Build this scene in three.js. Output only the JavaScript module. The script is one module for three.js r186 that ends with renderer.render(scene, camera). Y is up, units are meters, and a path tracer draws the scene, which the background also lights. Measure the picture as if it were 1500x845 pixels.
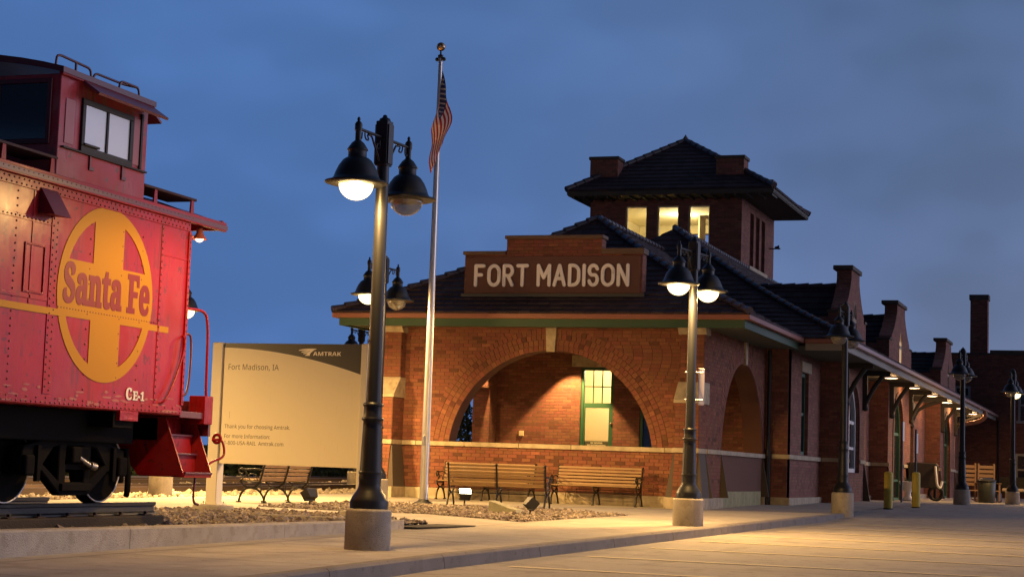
import * as THREE from 'three';
import { mergeGeometries } from 'three/addons/utils/BufferGeometryUtils.js';
import { RoundedBoxGeometry } from 'three/addons/geometries/RoundedBoxGeometry.js';
import { FontLoader } from 'three/addons/loaders/FontLoader.js';
import { TextGeometry } from 'three/addons/geometries/TextGeometry.js';
import { ImprovedNoise } from 'three/addons/math/ImprovedNoise.js';

// ---------------------------------------------------------------- camera, sky, exposure
const scene = new THREE.Scene();
const camera = new THREE.PerspectiveCamera(18.26, 1500 / 845, 0.1, 3000);
camera.position.set(9.5555, 0.8427, 40.9406);
camera.setRotationFromMatrix(new THREE.Matrix4().makeBasis(
  new THREE.Vector3(0.943621, 0.034034, -0.329274),
  new THREE.Vector3(0.000593, 0.994525, 0.104495),
  new THREE.Vector3(0.331027, -0.098799, 0.938435)));
const renderer = new THREE.WebGLRenderer({ antialias: true });
renderer.toneMapping = THREE.LinearToneMapping;
renderer.toneMappingExposure = 1.0;
renderer.shadowMap.enabled = true;

const noise = new ImprovedNoise();
function fbm(x, y, z, o = 4) { let s = 0, a = 0.5; for (let i = 0; i < o; i++) { s += a * noise.noise(x, y, z); x *= 2.03; y *= 2.03; z *= 2.03; a *= 0.5; } return s; }
const clamp = (v, a = 0, b = 1) => Math.min(b, Math.max(a, v));
const sm = (a, b, v) => { const t = clamp((v - a) / (b - a)); return t * t * (3 - 2 * t); };
const mix3 = (a, b, t) => a.map((v, i) => v + (b[i] - v) * t);
const DEG = Math.PI / 180;
{ // dusk sky: deep blue to the left, afterglow in the west (right of the frame, towards +x), thin grey cloud
  const W = 1024, H = 512, d = new Float32Array(W * H * 4);
  const fwd = Math.atan2(-0.331, 0.938);              // azimuth of the view, measured from -z towards +x
  for (let j = 0; j < H; j++) for (let i = 0; i < W; i++) {
    const el = (j + 0.5) / H * Math.PI - Math.PI / 2;
    const lon = (i + 0.5) / W * 2 * Math.PI - Math.PI; // equirect: u=0.5 looks to +x in three's convention
    const dx = Math.cos(lon), dz = Math.sin(lon);
    let az = Math.atan2(dx, -dz) - fwd;                // 0 = straight ahead, + = right
    while (az > Math.PI) az -= 2 * Math.PI; while (az < -Math.PI) az += 2 * Math.PI;
    const a = az / DEG, e = Math.max(0, el / DEG);
    const t = sm(-16, 17, a) * (1 - 0.0 * e);
    let c = mix3([0.068, 0.158, 0.395], [0.080, 0.145, 0.300], t);           // general tone
    const low = Math.exp(-e / 7);
    c = mix3(c, mix3([0.082, 0.175, 0.43], [0.225, 0.262, 0.42], sm(-8, 18, a)), low * 0.85);
    c = c.map(v => v * (1 - 0.62 * sm(12, 80, e)));
    const glow = Math.exp(-Math.pow((a - 86) / 29, 2));                         // afterglow
    const gl = glow * Math.exp(-e / 20);
    c = [c[0] + 3.7 * gl, c[1] + 3.5 * gl, c[2] + 4.6 * gl];
    const back = sm(48, 130, Math.abs(a - 25));                                  // night side
    c = c.map(v => v * (1 - 0.88 * back));
    const px = Math.cos(el) * dx, py = Math.sin(el), pz = Math.cos(el) * dz;
    const n = fbm(px * 5.2 + 3, py * 13 + 1, pz * 5.2 + 7, 5) + 0.35 * fbm(px * 17, py * 40, pz * 17, 3);
    const cl = sm(0.02, 0.42, n) * (0.20 + 0.80 * sm(-4, 12, a)) * sm(0, 4, e);
    c = mix3(c, [c[0] * 0.80, c[1] * 0.80, c[2] * 0.76], cl * 0.8);
    const br = sm(0.0, 0.4, -n) * 0.18; c = c.map(v => v * (1 + br));
    const k = (j * W + i) * 4; d[k] = c[0]; d[k + 1] = c[1]; d[k + 2] = c[2]; d[k + 3] = 1;
  }
  const sky = new THREE.DataTexture(d, W, H, THREE.RGBAFormat, THREE.FloatType);
  sky.mapping = THREE.EquirectangularReflectionMapping; sky.magFilter = THREE.LinearFilter; sky.minFilter = THREE.LinearFilter;
  sky.wrapS = THREE.RepeatWrapping; sky.needsUpdate = true;
  scene.background = sky; scene.environment = sky;
  scene.backgroundIntensity = 1; scene.environmentIntensity = 1;
}
{ // last soft light of the western sky, after sunset
  const sun = new THREE.DirectionalLight(0xffd2c4, 0.10);
  sun.position.set(60, 9, -18); sun.target.position.set(0, 2, 0); sun.castShadow = true;
  sun.shadow.radius = 40; sun.shadow.mapSize.set(1024, 1024);
  Object.assign(sun.shadow.camera, { left: -60, right: 60, top: 40, bottom: -20, near: 1, far: 220 });
  scene.add(sun, sun.target);
}

// ---------------------------------------------------------------- helpers
let seed = 20240611;
const rnd = () => { seed |= 0; seed = seed + 0x6D2B79F5 | 0; let t = Math.imul(seed ^ seed >>> 15, 1 | seed); t = t + Math.imul(t ^ t >>> 7, 61 | t) ^ t; return ((t ^ t >>> 14) >>> 0) / 4294967296; };
const rr = (a, b) => a + (b - a) * rnd();
const V = (x, y, z) => new THREE.Vector3(x, y, z);
const names = {};
const numbered = n => { const k = names[n] = (names[n] ?? -1) + 1; return k ? n + '_' + String(k).padStart(3, '0') : n; };
function M(name, geo, mat, parent, kind) {
  const m = new THREE.Mesh(Array.isArray(geo) ? mg(geo) : geo, mat); m.castShadow = m.receiveShadow = true;
  m.name = parent ? name : numbered(name); (parent || scene).add(m);
  if (kind) m.userData.kind = kind; return m;
}
function thing(name, label, category, pos = [0, 0, 0], turn = 0, group) {
  const o = new THREE.Group(); o.name = numbered(name); o.position.set(...pos); o.rotation.y = turn; scene.add(o);
  o.userData = { label, category }; if (group) o.userData.group = group; return o;
}
function tag(o, label, category, group) { Object.assign(o.userData, { label, category }); if (group) o.userData.group = group; return o; }
function struct(name, geo, mat, label) { const m = M(name, geo, mat); m.userData.kind = 'structure'; if (label) m.userData.label = label; return m; }
function mg(list) {
  const col = list.some(g => g.attributes.color);
  const a = list.map(g => {
    const h = g.index ? g.toNonIndexed() : g.clone();
    for (const k of Object.keys(h.attributes)) if (!['position', 'normal', 'uv', 'color'].includes(k)) h.deleteAttribute(k);
    if (!h.attributes.normal) h.computeVertexNormals();
    if (!h.attributes.uv) h.setAttribute('uv', new THREE.Float32BufferAttribute(new Float32Array(h.attributes.position.count * 2), 2));
    if (col && !h.attributes.color) h.setAttribute('color', new THREE.Float32BufferAttribute(new Float32Array(h.attributes.position.count * 3).fill(1), 3));
    h.morphAttributes = {}; h.groups = []; return h;
  });
  return a.length > 1 ? mergeGeometries(a) : a[0];
}
function uvm(g, s = 1) { // texture coordinates in metres of the piece itself, by the way each face points
  g = g.index ? g.toNonIndexed() : g; const p = g.attributes.position, n = p.count, uv = new Float32Array(n * 2);
  const a = V(), b = V(), c = V();
  for (let i = 0; i < n; i += 3) {
    a.fromBufferAttribute(p, i); b.fromBufferAttribute(p, i + 1); c.fromBufferAttribute(p, i + 2);
    const nn = b.clone().sub(a).cross(c.clone().sub(a)); const ax = Math.abs(nn.x), ay = Math.abs(nn.y), az = Math.abs(nn.z);
    [a, b, c].forEach((q, k) => { const [u, v] = ax >= ay && ax >= az ? [-q.z, q.y] : ay >= az ? [q.x, -q.z] : [q.x, q.y]; uv[(i + k) * 2] = u / s; uv[(i + k) * 2 + 1] = v / s; });
  }
  g.setAttribute('uv', new THREE.BufferAttribute(uv, 2)); return g;
}
const box = (x0, x1, y0, y1, z0, z1) => new THREE.BoxGeometry(x1 - x0, y1 - y0, z1 - z0).translate((x0 + x1) / 2, (y0 + y1) / 2, (z0 + z1) / 2);
const rbox = (x0, x1, y0, y1, z0, z1, r = 0.01, s = 2) => new RoundedBoxGeometry(x1 - x0, y1 - y0, z1 - z0, s, r).translate((x0 + x1) / 2, (y0 + y1) / 2, (z0 + z1) / 2);
function rod(p, q, r0, r1 = r0, seg = 10) {
  p = p.isVector3 ? p : V(...p); q = q.isVector3 ? q : V(...q); const d = q.clone().sub(p), L = d.length();
  return new THREE.CylinderGeometry(r1, r0, L, seg).translate(0, L / 2, 0).applyQuaternion(new THREE.Quaternion().setFromUnitVectors(V(0, 1, 0), d.normalize())).translate(p.x, p.y, p.z);
}
function pipe(pts, r, n = 24, seg = 8, straight = false) {
  pts = pts.map(p => V(...p));
  if (straight) { // straight runs with small rounded bends
    const cp = new THREE.CurvePath();
    let prev = pts[0];
    for (let i = 1; i < pts.length - 1; i++) {
      const a = pts[i].clone().lerp(pts[i - 1], Math.min(0.45, 0.06 / pts[i].distanceTo(pts[i - 1]))), b = pts[i].clone().lerp(pts[i + 1], Math.min(0.45, 0.06 / pts[i].distanceTo(pts[i + 1])));
      cp.add(new THREE.LineCurve3(prev, a)); cp.add(new THREE.QuadraticBezierCurve3(a, pts[i], b)); prev = b;
    }
    cp.add(new THREE.LineCurve3(prev, pts[pts.length - 1])); return new THREE.TubeGeometry(cp, n, r, seg);
  }
  return new THREE.TubeGeometry(new THREE.CatmullRomCurve3(pts), n, r, seg);
}
const lathe = (pts, seg = 28) => new THREE.LatheGeometry(pts.map(p => new THREE.Vector2(...p)), seg);
function shape(pts, holes = []) { const s = new THREE.Shape(pts.map(p => new THREE.Vector2(...p))); for (const h of holes) s.holes.push(new THREE.Path(h.map(p => new THREE.Vector2(...p)))); return s; }
const extr = (s, depth, bevel = 0) => new THREE.ExtrudeGeometry(s, { depth, bevelEnabled: bevel > 0, bevelThickness: bevel, bevelSize: bevel, bevelSegments: 1, curveSegments: 20 });
const faceX = (g, x) => g.rotateY(Math.PI / 2).translate(x, 0, 0);   // extruded drawing (s = -z, y) stood up across x, from x to x + depth
const rect = (a, b, c, d) => [[a, c], [b, c], [b, d], [a, d]];
function archPts(cx, hw, y0, ytop, n = 24) { // opening with a round head; hw half width at y0
  const h = ytop - y0, pts = []; const R = (hw * hw + h * h) / (2 * h), cy = ytop - R; const a0 = Math.atan2(y0 - cy, hw);
  for (let i = 0; i <= n; i++) { const a = a0 + (Math.PI - 2 * a0) * i / n; pts.push([cx + R * Math.cos(a), cy + R * Math.sin(a)]); }
  return pts;
}
const roundTop = (cx, hw, y0, ys, n = 14) => { const p = [[cx + hw, y0]]; for (let i = 0; i <= n; i++) { const a = Math.PI * i / n; p.push([cx + hw * Math.cos(a), ys + hw * Math.sin(a)]); } p.push([cx - hw, y0]); return p; };

// ---- textures (grain, stains and wear only)
function tex(w, h, f, srgb, rx = 1, ry = rx) {
  const d = new Uint8Array(w * h * 4);
  for (let j = 0; j < h; j++) for (let i = 0; i < w; i++) { const c = f(i / w, j / h), k = (j * w + i) * 4; const q = typeof c === 'number' ? [c, c, c] : c; for (let m = 0; m < 3; m++) d[k + m] = clamp(q[m]) * 255; d[k + 3] = 255; }
  const t = new THREE.DataTexture(d, w, h); t.wrapS = t.wrapT = THREE.RepeatWrapping; t.magFilter = THREE.LinearFilter; t.minFilter = THREE.LinearMipmapLinearFilter; t.generateMipmaps = true;
  if (srgb) t.colorSpace = THREE.SRGBColorSpace; t.repeat.set(rx, ry); t.needsUpdate = true; return t;
}
// periodic value noise, so that the textures tile
const lat = (i, j, s) => { let h = Math.imul(i | 0, 374761393) ^ Math.imul(j | 0, 668265263) ^ Math.imul(s | 0, 1442695041); h = Math.imul(h ^ (h >>> 13), 1274126177); return ((h ^ (h >>> 16)) >>> 0) / 4294967296; };
function vn(x, y, p, s) { const i = Math.floor(x), j = Math.floor(y), fx = x - i, fy = y - j, u = fx * fx * (3 - 2 * fx), v = fy * fy * (3 - 2 * fy), w = q => ((q % p) + p) % p; const a = lat(w(i), w(j), s), b = lat(w(i + 1), w(j), s), c = lat(w(i), w(j + 1), s), d = lat(w(i + 1), w(j + 1), s); return (a + (b - a) * u) * (1 - v) + (c + (d - c) * u) * v - 0.5; }
const tn = (u, v, f, s = 0, o = 4) => { let t = 0, a = 0.62; f = Math.max(2, Math.round(f)); for (let i = 0; i < o; i++) { t += a * vn(u * f, v * f, f, s * 7 + i); f *= 2; a *= 0.52; } return t; };
const S = (r, g, b) => [r, g, b].map(v => v <= 0.0031308 ? v * 12.92 : 1.055 * Math.pow(v, 1 / 2.4) - 0.055); // linear -> stored
const hash = (i, j) => lat(i, j, 99);

const grainBump = tex(256, 256, (u, v) => 0.5 + 0.9 * tn(u, v, 60, 3, 3) + 0.25 * (hash(u * 256 | 0, v * 256 | 0) - 0.5), false);
const concreteMap = tex(1024, 1024, (u, v) => {
  const s = 0.86 + 0.30 * tn(u, v, 6, 1, 6) + 0.14 * (hash(u * 1024 | 0, v * 1024 | 0) - 0.5); const st = sm(0.10, 0.28, tn(u, v, 9, 9, 5)), g = sm(0.24, 0.30, tn(u, v, 60, 17, 2));
  return S(...[0.40, 0.365, 0.315].map((c, i) => c * s * (1 - st * [0.15, 0.17, 0.19][i]) * (1 - 0.22 * g)));
}, true);
const asphaltMap = tex(1024, 1024, (u, v) => { // worn concrete lot: mottling, oil spots, scuffs, fine grit
  const s = 0.92 + 0.20 * tn(u, v, 5, 5, 6) + 0.22 * (hash(u * 1024 | 0, v * 1024 | 0) - 0.5); const o = sm(0.15, 0.26, tn(u, v, 14, 21, 4)); const sc = sm(0.20, 0.30, tn(u, v * 1.0, 40, 8, 3));
  return S(...[0.33, 0.297, 0.258].map((c, i) => c * s * (1 - 0.22 * o) * (1 - 0.2 * sc)));
}, true);
const stoneMap = tex(256, 256, (u, v) => { const s = 0.86 + 0.5 * tn(u, v, 9, 4, 5) + 0.10 * (hash(u * 256 | 0, v * 256 | 0) - 0.5); const st = sm(0.15, 0.4, tn(u, v, 8, 12, 4)); return S(0.46 * s * (1 - 0.3 * st), 0.385 * s * (1 - 0.3 * st), 0.265 * s * (1 - 0.34 * st)); }, true);
const brickMap = tex(512, 512, (u, v) => { // far walls: 8 x 24 bricks in 2 m x 2 m, too far off to tell apart
  const row = Math.floor(v * 24), uu = u * 8 + (row % 2) * 0.5, cI = Math.floor(uu) % 8, fu = uu % 1, fv = v * 24 % 1;
  const joint = fv < 0.14 || fu < 0.05; const h = hash(cI + 11, row + 5), s = 0.75 + 0.5 * h + 0.3 * tn(u, v, 30, 2, 3);
  return joint ? S(0.12, 0.072, 0.055) : S(0.20 * s, 0.078 * s * (0.85 + 0.3 * hash(cI, row)), 0.052 * s);
}, true);
const brickBump = tex(512, 512, (u, v) => { const row = Math.floor(v * 24), fu = (u * 8 + (row % 2) * 0.5) % 1, fv = v * 24 % 1; return (fv < 0.14 || fu < 0.05 ? 0.1 : 0.75) + 0.2 * tn(u, v, 40, 3, 2); }, false);
const woodMap = tex(512, 128, (u, v) => { const g = 0.85 + 0.30 * tn(u, v, 3, 2, 4) + 0.22 * fbm(u * 6, v * 90, 2, 3); return S(0.30 * g, 0.185 * g, 0.085 * g); }, true);
const paintMap = tex(1024, 1024, (u, v) => { // weathered red paint: rust runs, rain streaks and faded patches
  const s = 0.92 + 0.30 * tn(u, v, 5, 6, 6), f = sm(0.06, 0.34, tn(u, v, 4, 15, 6)), run = sm(0.16, 0.30, vn(u * 90, v * 5, 90, 3) * 0.7 + 0.45 * tn(u, v, 9, 31, 4)), pit = sm(0.27, 0.33, tn(u, v, 46, 12, 3));
  let c = [0.33, 0.009, 0.012].map(x => x * s); c = mix3(c, [0.30, 0.045, 0.045], f * 0.3); c = mix3(c, [0.13, 0.022, 0.014], run * 0.5); return S(...mix3(c, [0.07, 0.022, 0.014], pit * 0.6));
}, true);
const paintRough = tex(512, 512, (u, v) => 0.34 + 0.4 * sm(-0.1, 0.35, tn(u, v, 7, 8, 5)) + 0.2 * vn(u * 60, v * 4, 60, 5), false);
const dentBump = tex(256, 256, (u, v) => 0.5 + 0.8 * tn(u, v, 4, 77, 3) + 0.05 * tn(u, v, 50, 3, 2), false);
const tileBump = grainBump;

const mat = (c, rough = 0.8, metal = 0, extra = {}) => { const m = new THREE.MeshStandardMaterial({ roughness: rough, metalness: metal, ...extra }); m.color.setRGB(...c); return m; };
const phys = (c, rough, extra = {}) => { const m = new THREE.MeshPhysicalMaterial({ roughness: rough, ...extra }); m.color.setRGB(...c); return m; };
const rep = (t, r, q = r) => { const c = t.clone(); c.repeat.set(r, q); c.needsUpdate = true; return c; };
const K = {
  concrete: mat([1, 1, 1], 0.92, 0, { map: rep(concreteMap, 0.31), bumpMap: rep(grainBump, 1.7), bumpScale: 0.004 }),
  footing: mat([1, 0.99, 0.96], 0.9, 0, { map: rep(concreteMap, 0.9), bumpMap: rep(grainBump, 2.3), bumpScale: 0.006 }),
  asphalt: mat([1, 1, 1], 0.86, 0, { map: rep(asphaltMap, 0.23), bumpMap: rep(grainBump, 2.2), bumpScale: 0.007 }),
  stone: mat([1, 1, 1], 0.88, 0, { map: rep(stoneMap, 0.9), bumpMap: rep(grainBump, 1.6), bumpScale: 0.008 }),
  mortar: mat([0.125, 0.055, 0.036], 0.95, 0, { bumpMap: rep(grainBump, 3), bumpScale: 0.004 }),
  brick: mat([1, 1, 1], 0.9, 0, { vertexColors: true, bumpMap: rep(grainBump, 4), bumpScale: 0.004 }),
  brickFar: mat([1, 1, 1], 0.92, 0, { map: rep(brickMap, 0.5), bumpMap: rep(brickBump, 0.5), bumpScale: 0.008 }),
  tile: phys([1, 1, 1], 0.8, { vertexColors: true, specularIntensity: 0.35, bumpMap: rep(grainBump, 2), bumpScale: 0.004 }),
  tileBase: mat([0.03, 0.022, 0.024], 0.8), ridge: mat([0.05, 0.034, 0.036], 0.45),
  darkStone: mat([0.075, 0.058, 0.045], 0.8, 0, { bumpMap: rep(grainBump, 2), bumpScale: 0.006 }),
  gutter: mat([0.24, 0.085, 0.055], 0.5, 0.0), green: mat([0.030, 0.105, 0.055], 0.5), soffit: mat([0.10, 0.105, 0.07], 0.75),
  cream: mat([0.62, 0.55, 0.36], 0.75), white: mat([0.72, 0.71, 0.68], 0.6), wallIn: mat([0.72, 0.63, 0.38], 0.85),
  black: mat([0.009, 0.009, 0.0095], 0.55, 0.1, { bumpMap: rep(grainBump, 5), bumpScale: 0.001 }), lampPaint: phys([0.012, 0.013, 0.016], 0.42, { specularIntensity: 0.6 }),
  iron: mat([0.012, 0.011, 0.011], 0.5, 0.3), steel: mat([0.32, 0.31, 0.30], 0.35, 0.9), rust: mat([0.055, 0.035, 0.025], 0.75, 0.3),
  wood: mat([1, 1, 1], 0.6, 0, { map: rep(woodMap, 0.6, 1.2), bumpMap: rep(grainBump, 3), bumpScale: 0.002 }),
  tie: mat([0.030, 0.022, 0.016], 0.9, 0, { bumpMap: rep(grainBump, 2), bumpScale: 0.01 }),
  glass: phys([0.02, 0.025, 0.03], 0.06, { clearcoat: 1, clearcoatRoughness: 0.03 }), pane: phys([1, 1, 1], 0.03, { transmission: 1, thickness: 0, ior: 1.45 }),
  red: phys([1, 1, 1], 0.8, { map: rep(paintMap, 0.34), bumpMap: rep(dentBump, 0.6), bumpScale: 0.012, roughnessMap: rep(paintRough, 0.34), specularIntensity: 0.2, clearcoat: 0.34, clearcoatRoughness: 0.26 }),
  redPale: phys([1.15, 4.6, 4.4], 0.8, { map: rep(paintMap, 0.34), roughnessMap: rep(paintRough, 0.34), specularIntensity: 0.45, clearcoat: 0.15, clearcoatRoughness: 0.3 }),  // paler, pinker version of the red, used on the cupola
  soot: phys([0.007, 0.0065, 0.0065], 0.95, { specularIntensity: 0.15 }), redDark: phys([0.10, 0.006, 0.009], 0.45, { clearcoat: 0.3, clearcoatRoughness: 0.3 }),
  yellow: phys([0.40, 0.185, 0.003], 0.6, { specularIntensity: 0.3, clearcoat: 0.1, clearcoatRoughness: 0.3 }),
  bollard: mat([0.52, 0.40, 0.05], 0.6),
};
const glow = (c, k) => { const m = new THREE.MeshStandardMaterial({ roughness: 0.5 }); m.color.setRGB(0.5, 0.45, 0.35); m.emissive.setRGB(...c); m.emissiveIntensity = k; return m; };
const downLight = (pos, color, intensity) => { const l = new THREE.SpotLight(color, intensity, 0, 88 * DEG, 0.23, 2); l.position.set(...pos); l.target.position.set(pos[0], pos[1] - 1, pos[2]); l.castShadow = true; l.shadow.radius = 4; return l; };
const bulb = (pos, color, intensity, radius = 5) => { const l = new THREE.PointLight(color, intensity, 0, 2); l.position.set(...pos); l.castShadow = true; l.shadow.radius = radius; return l; };
const SODIUM = new THREE.Color().setRGB(1, 0.575, 0.185), WARM = new THREE.Color().setRGB(1, 0.74, 0.42);

// ---------------------------------------------------------------- ground
const ZS = [-400, -60, -28, -16, -6, 0, 11, 22, 34, 80], YS = [0.1, 0.1, 0.1, 0.14, 0.06, 0.02, -0.05, -0.13, -0.2, -0.2];
const gy = z => { for (let i = 1; i < ZS.length; i++) if (z <= ZS[i]) { const t = (z - ZS[i - 1]) / (ZS[i] - ZS[i - 1]); return YS[i - 1] + (YS[i] - YS[i - 1]) * t; } return YS[YS.length - 1]; };
const lotY = z => gy(z) - 0.145 * sm(-5, 2, z);                    // the lot lies a kerb lower, ramping up to the paving at the far end
const kx = z => 2.41 + (22.8 - z) * 0.0268 + (z > 22.8 ? (z - 22.8) * 0.05 : 0);  // kerb line
const zRows = [-400, -200, -120, -80, -60, -50, -42, -35, -28, -24, -20, -16, -12, -9, -6, -4, -2, 0, 2, 5, 8, 11, 14, 17, 20, 22, 24, 27, 30, 34, 40, 46, 52, 70];
function strip(xa, xb, yf, rows, off = 0) { // a ground sheet between two edges
  const pos = [], uv = [], idx = []; const nx = 6;
  rows.forEach((z, j) => { const a = xa(z), b = xb(z); for (let i = 0; i <= nx; i++) { const x = a + (b - a) * i / nx; pos.push(x, yf(z, x) + off, z); uv.push(x, -z); } });
  for (let j = 0; j < rows.length - 1; j++) for (let i = 0; i < nx; i++) { const p = j * (nx + 1) + i, q = p + nx + 1; idx.push(p, q, p + 1, q, q + 1, p + 1); }
  const g = new THREE.BufferGeometry(); g.setAttribute('position', new THREE.Float32BufferAttribute(pos, 3)); g.setAttribute('uv', new THREE.Float32BufferAttribute(uv, 2)); g.setIndex(idx); g.computeVertexNormals(); return g;
}
struct('ground', strip(() => -32, () => 600, z => gy(z) - 0.34, zRows), mat([0.10, 0.09, 0.075], 0.95));
const fine = []; for (let z = -57; z <= 60; z += 1.5) fine.push(z);
struct('platform_pavement', strip(() => -9.6, z => kx(z) - 0.15, z => gy(z), fine), K.concrete);
struct('parking_lot', strip(z => kx(z) - 0.3, () => 160, z => lotY(z), [-400, -200, -57, ...fine]), K.asphalt);
struct('far_platform_pavement', strip(() => -31.5, () => -20.5, z => gy(z) + 0.02, fine), K.concrete);
struct('river', new THREE.PlaneGeometry(2400, 2400).rotateX(-Math.PI / 2).translate(-1232, -1.5, -300), phys([0.02, 0.04, 0.06], 0.12, { metalness: 0.0 }));
struct('river_bank', box(-32.4, -31.5, -1.6, gy(-20) - 0.02, -200, 60), mat([0.06, 0.06, 0.05], 0.95));
{ // kerb in cast lengths with open joints
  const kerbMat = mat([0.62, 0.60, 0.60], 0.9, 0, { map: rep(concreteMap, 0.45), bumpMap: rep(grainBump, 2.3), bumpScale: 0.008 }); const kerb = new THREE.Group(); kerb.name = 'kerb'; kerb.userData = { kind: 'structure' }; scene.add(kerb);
  for (let z = 44; z > -1.6; z -= 3.05) {
    const a = z, b = Math.max(z - 3.035, -2.5), xa = kx(a), xb = kx(b), prof = [[-0.15, -0.4], [-0.15, 0.006], [-0.02, 0.006], [0.012, -0.02], [0.035, -0.16], [0.035, -0.4]];
    const pos = [], idx = []; [[xa, a], [xb, b]].forEach(([x, zz]) => { const drop = sm(-4, 3, zz); prof.forEach(([px, py]) => pos.push(x + px, gy(zz) + (py < -0.1 ? py : py * drop), zz)); });
    for (let i = 0; i < 5; i++) idx.push(i, i + 6, i + 1, i + 1, i + 6, i + 7);
    idx.push(0, 1, 2, 0, 2, 3, 0, 3, 4, 0, 4, 5, 6, 8, 7, 6, 9, 8, 6, 10, 9, 6, 11, 10);
    const g = new THREE.BufferGeometry(); g.setAttribute('position', new THREE.Float32BufferAttribute(pos, 3)); g.setIndex(idx);
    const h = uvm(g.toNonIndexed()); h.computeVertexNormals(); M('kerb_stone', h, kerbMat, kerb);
  }
  const lines = new THREE.Group(); lines.name = 'parking_markings'; lines.userData = { kind: 'structure' }; scene.add(lines);
  const paint = mat([0.56, 0.48, 0.31], 0.8, 0, { bumpMap: rep(grainBump, 3), bumpScale: 0.004 });
  for (const z of [21.65, 18.9, 16.05, 13.3, 10.55, 7.8, 5.0, 2.3]) { const s = strip(() => kx(z) + 0.42, () => kx(z) + 5.6, zz => lotY(zz), [z, z + 0.18], 0.006); s.rotateY(0); M('parking_line', s, paint, lines); }
}
{ // expansion joints sawn across the paving: recessed strips of dark filler
  const g = []; for (let z = 38; z > -8; z -= 3.2) g.push(strip(() => -9.5, zz => kx(zz) - 0.16, zz => gy(zz), [z, z + 0.016], 0.0025));
  for (const x of [-7.2, -0.05]) g.push(strip(() => x, () => x + 0.016, zz => gy(zz), fine.filter(z => z > 2 && z < 40), 0.0025));
  struct('paving_joint_filler', g, mat([0.10, 0.085, 0.07], 0.95));
}
{ // hairline cracks and tar-filled seams in the lot and paving
  const crack = (x, z, ang, L, w, yf) => { const pos = []; let a = ang, px = x, pz = z, l0 = null; const n = Math.round(L / 0.22); for (let i = 0; i <= n; i++) { const ww = w * (0.5 + rnd()) * Math.min(1, (n - i) / 3 + 0.2), nx = -Math.sin(a), nz = Math.cos(a); const A = [px + nx * ww / 2, yf(pz + nz * ww / 2) + 0.0045, pz + nz * ww / 2], B = [px - nx * ww / 2, yf(pz - nz * ww / 2) + 0.0045, pz - nz * ww / 2]; if (l0) pos.push(...l0[0], ...A, ...B, ...l0[0], ...B, ...l0[1]); l0 = [A, B]; a += rr(-0.3, 0.3); a += (ang - a) * 0.4; px += Math.cos(a) * 0.22; pz += Math.sin(a) * 0.22; } const g = new THREE.BufferGeometry(); g.setAttribute('position', new THREE.Float32BufferAttribute(pos, 3)); g.computeVertexNormals(); return g; };
  const dark = mat([0.055, 0.048, 0.042], 0.9), t = new THREE.Group(); t.name = 'pavement_cracks'; t.userData = { kind: 'structure' }; scene.add(t);
  for (const [x, z, a, L, w] of [[3.3, 12.2, -0.02, 6, 0.03], [4.4, 3.4, 0.02, 4, 0.05], [3.2, 20.2, 0.03, 5, 0.018]]) M('crack', crack(x, z, a, L, w, lotY), dark, t);
  for (const [x, z, a, L, w] of [[-0.2, 19.2, 0.3, 2.6, 0.022], [0.2, 14.4, -0.4, 2.5, 0.02], [1.0, 9.2, -1.1, 3, 0.02], [-1.5, 3.6, 0.1, 4, 0.02], [0.4, 24.4, -0.9, 2.6, 0.02]]) M('crack', crack(x, z, a, L, w, gy), dark, t);
}
// gravel: beds of individual stones (uncountable)
const stoneGeo = [0, 1, 2].map(() => { const g = new THREE.IcosahedronGeometry(1, 0); const p = g.attributes.position; const m = new Map(); for (let i = 0; i < p.count; i++) { const k = [p.getX(i), p.getY(i), p.getZ(i)].map(v => v.toFixed(3)).join(); if (!m.has(k)) m.set(k, rr(0.72, 1.2)); const s = m.get(k); p.setXYZ(i, p.getX(i) * s, p.getY(i) * s * 0.7, p.getZ(i) * s); } g.computeVertexNormals(); return g; });
const stoneMat = mat([1, 1, 1], 0.9);
function inPoly(x, z, P) { let c = false; for (let i = 0, j = P.length - 1; i < P.length; j = i++) if ((P[i][1] > z) !== (P[j][1] > z) && x < (P[j][0] - P[i][0]) * (z - P[i][1]) / (P[j][1] - P[i][1]) + P[i][0]) c = !c; return c; }
function gravel(name, P, n, r0, r1, label, yf, tones) {
  const xs = P.map(p => p[0]), zs = P.map(p => p[1]), x0 = Math.min(...xs), x1 = Math.max(...xs), z0 = Math.min(...zs), z1 = Math.max(...zs);
  const im = new THREE.InstancedMesh(stoneGeo[0], stoneMat, n); im.name = numbered(name); im.castShadow = im.receiveShadow = true;
  const q = new THREE.Quaternion(), e = new THREE.Euler(), m4 = new THREE.Matrix4(), c = new THREE.Color();
  for (let i = 0; i < n;) { const x = rr(x0, x1), z = rr(z0, z1); if (!inPoly(x, z, P)) continue; const r = rr(r0, r1) * (rnd() < 0.12 ? 1.5 : 1); e.set(rr(0, 6), rr(0, 6), rr(0, 6)); q.setFromEuler(e);
    m4.compose(V(x, yf(z, x) + r * rr(-0.15, 0.45), z), q, V(r, r * rr(0.6, 1), r * rr(0.7, 1.2))); im.setMatrixAt(i, m4); const t = tones[Math.floor(rnd() * tones.length)], k = rr(0.6, 1.25); c.setRGB(t[0] * k, t[1] * k, t[2] * k); im.setColorAt(i, c); i++; }
  im.userData = { kind: 'stuff', label, category: 'gravel' }; scene.add(im);
  const s = new THREE.ShapeGeometry(shape(P.map(p => [p[0], -p[1]]))).rotateX(-Math.PI / 2); const pp = s.attributes.position; for (let i = 0; i < pp.count; i++) pp.setY(i, yf(pp.getZ(i), pp.getX(i)) + 0.008); s.computeVertexNormals();
  struct('gravel_bed', s, mat([0.15, 0.125, 0.095], 1));
}
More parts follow.
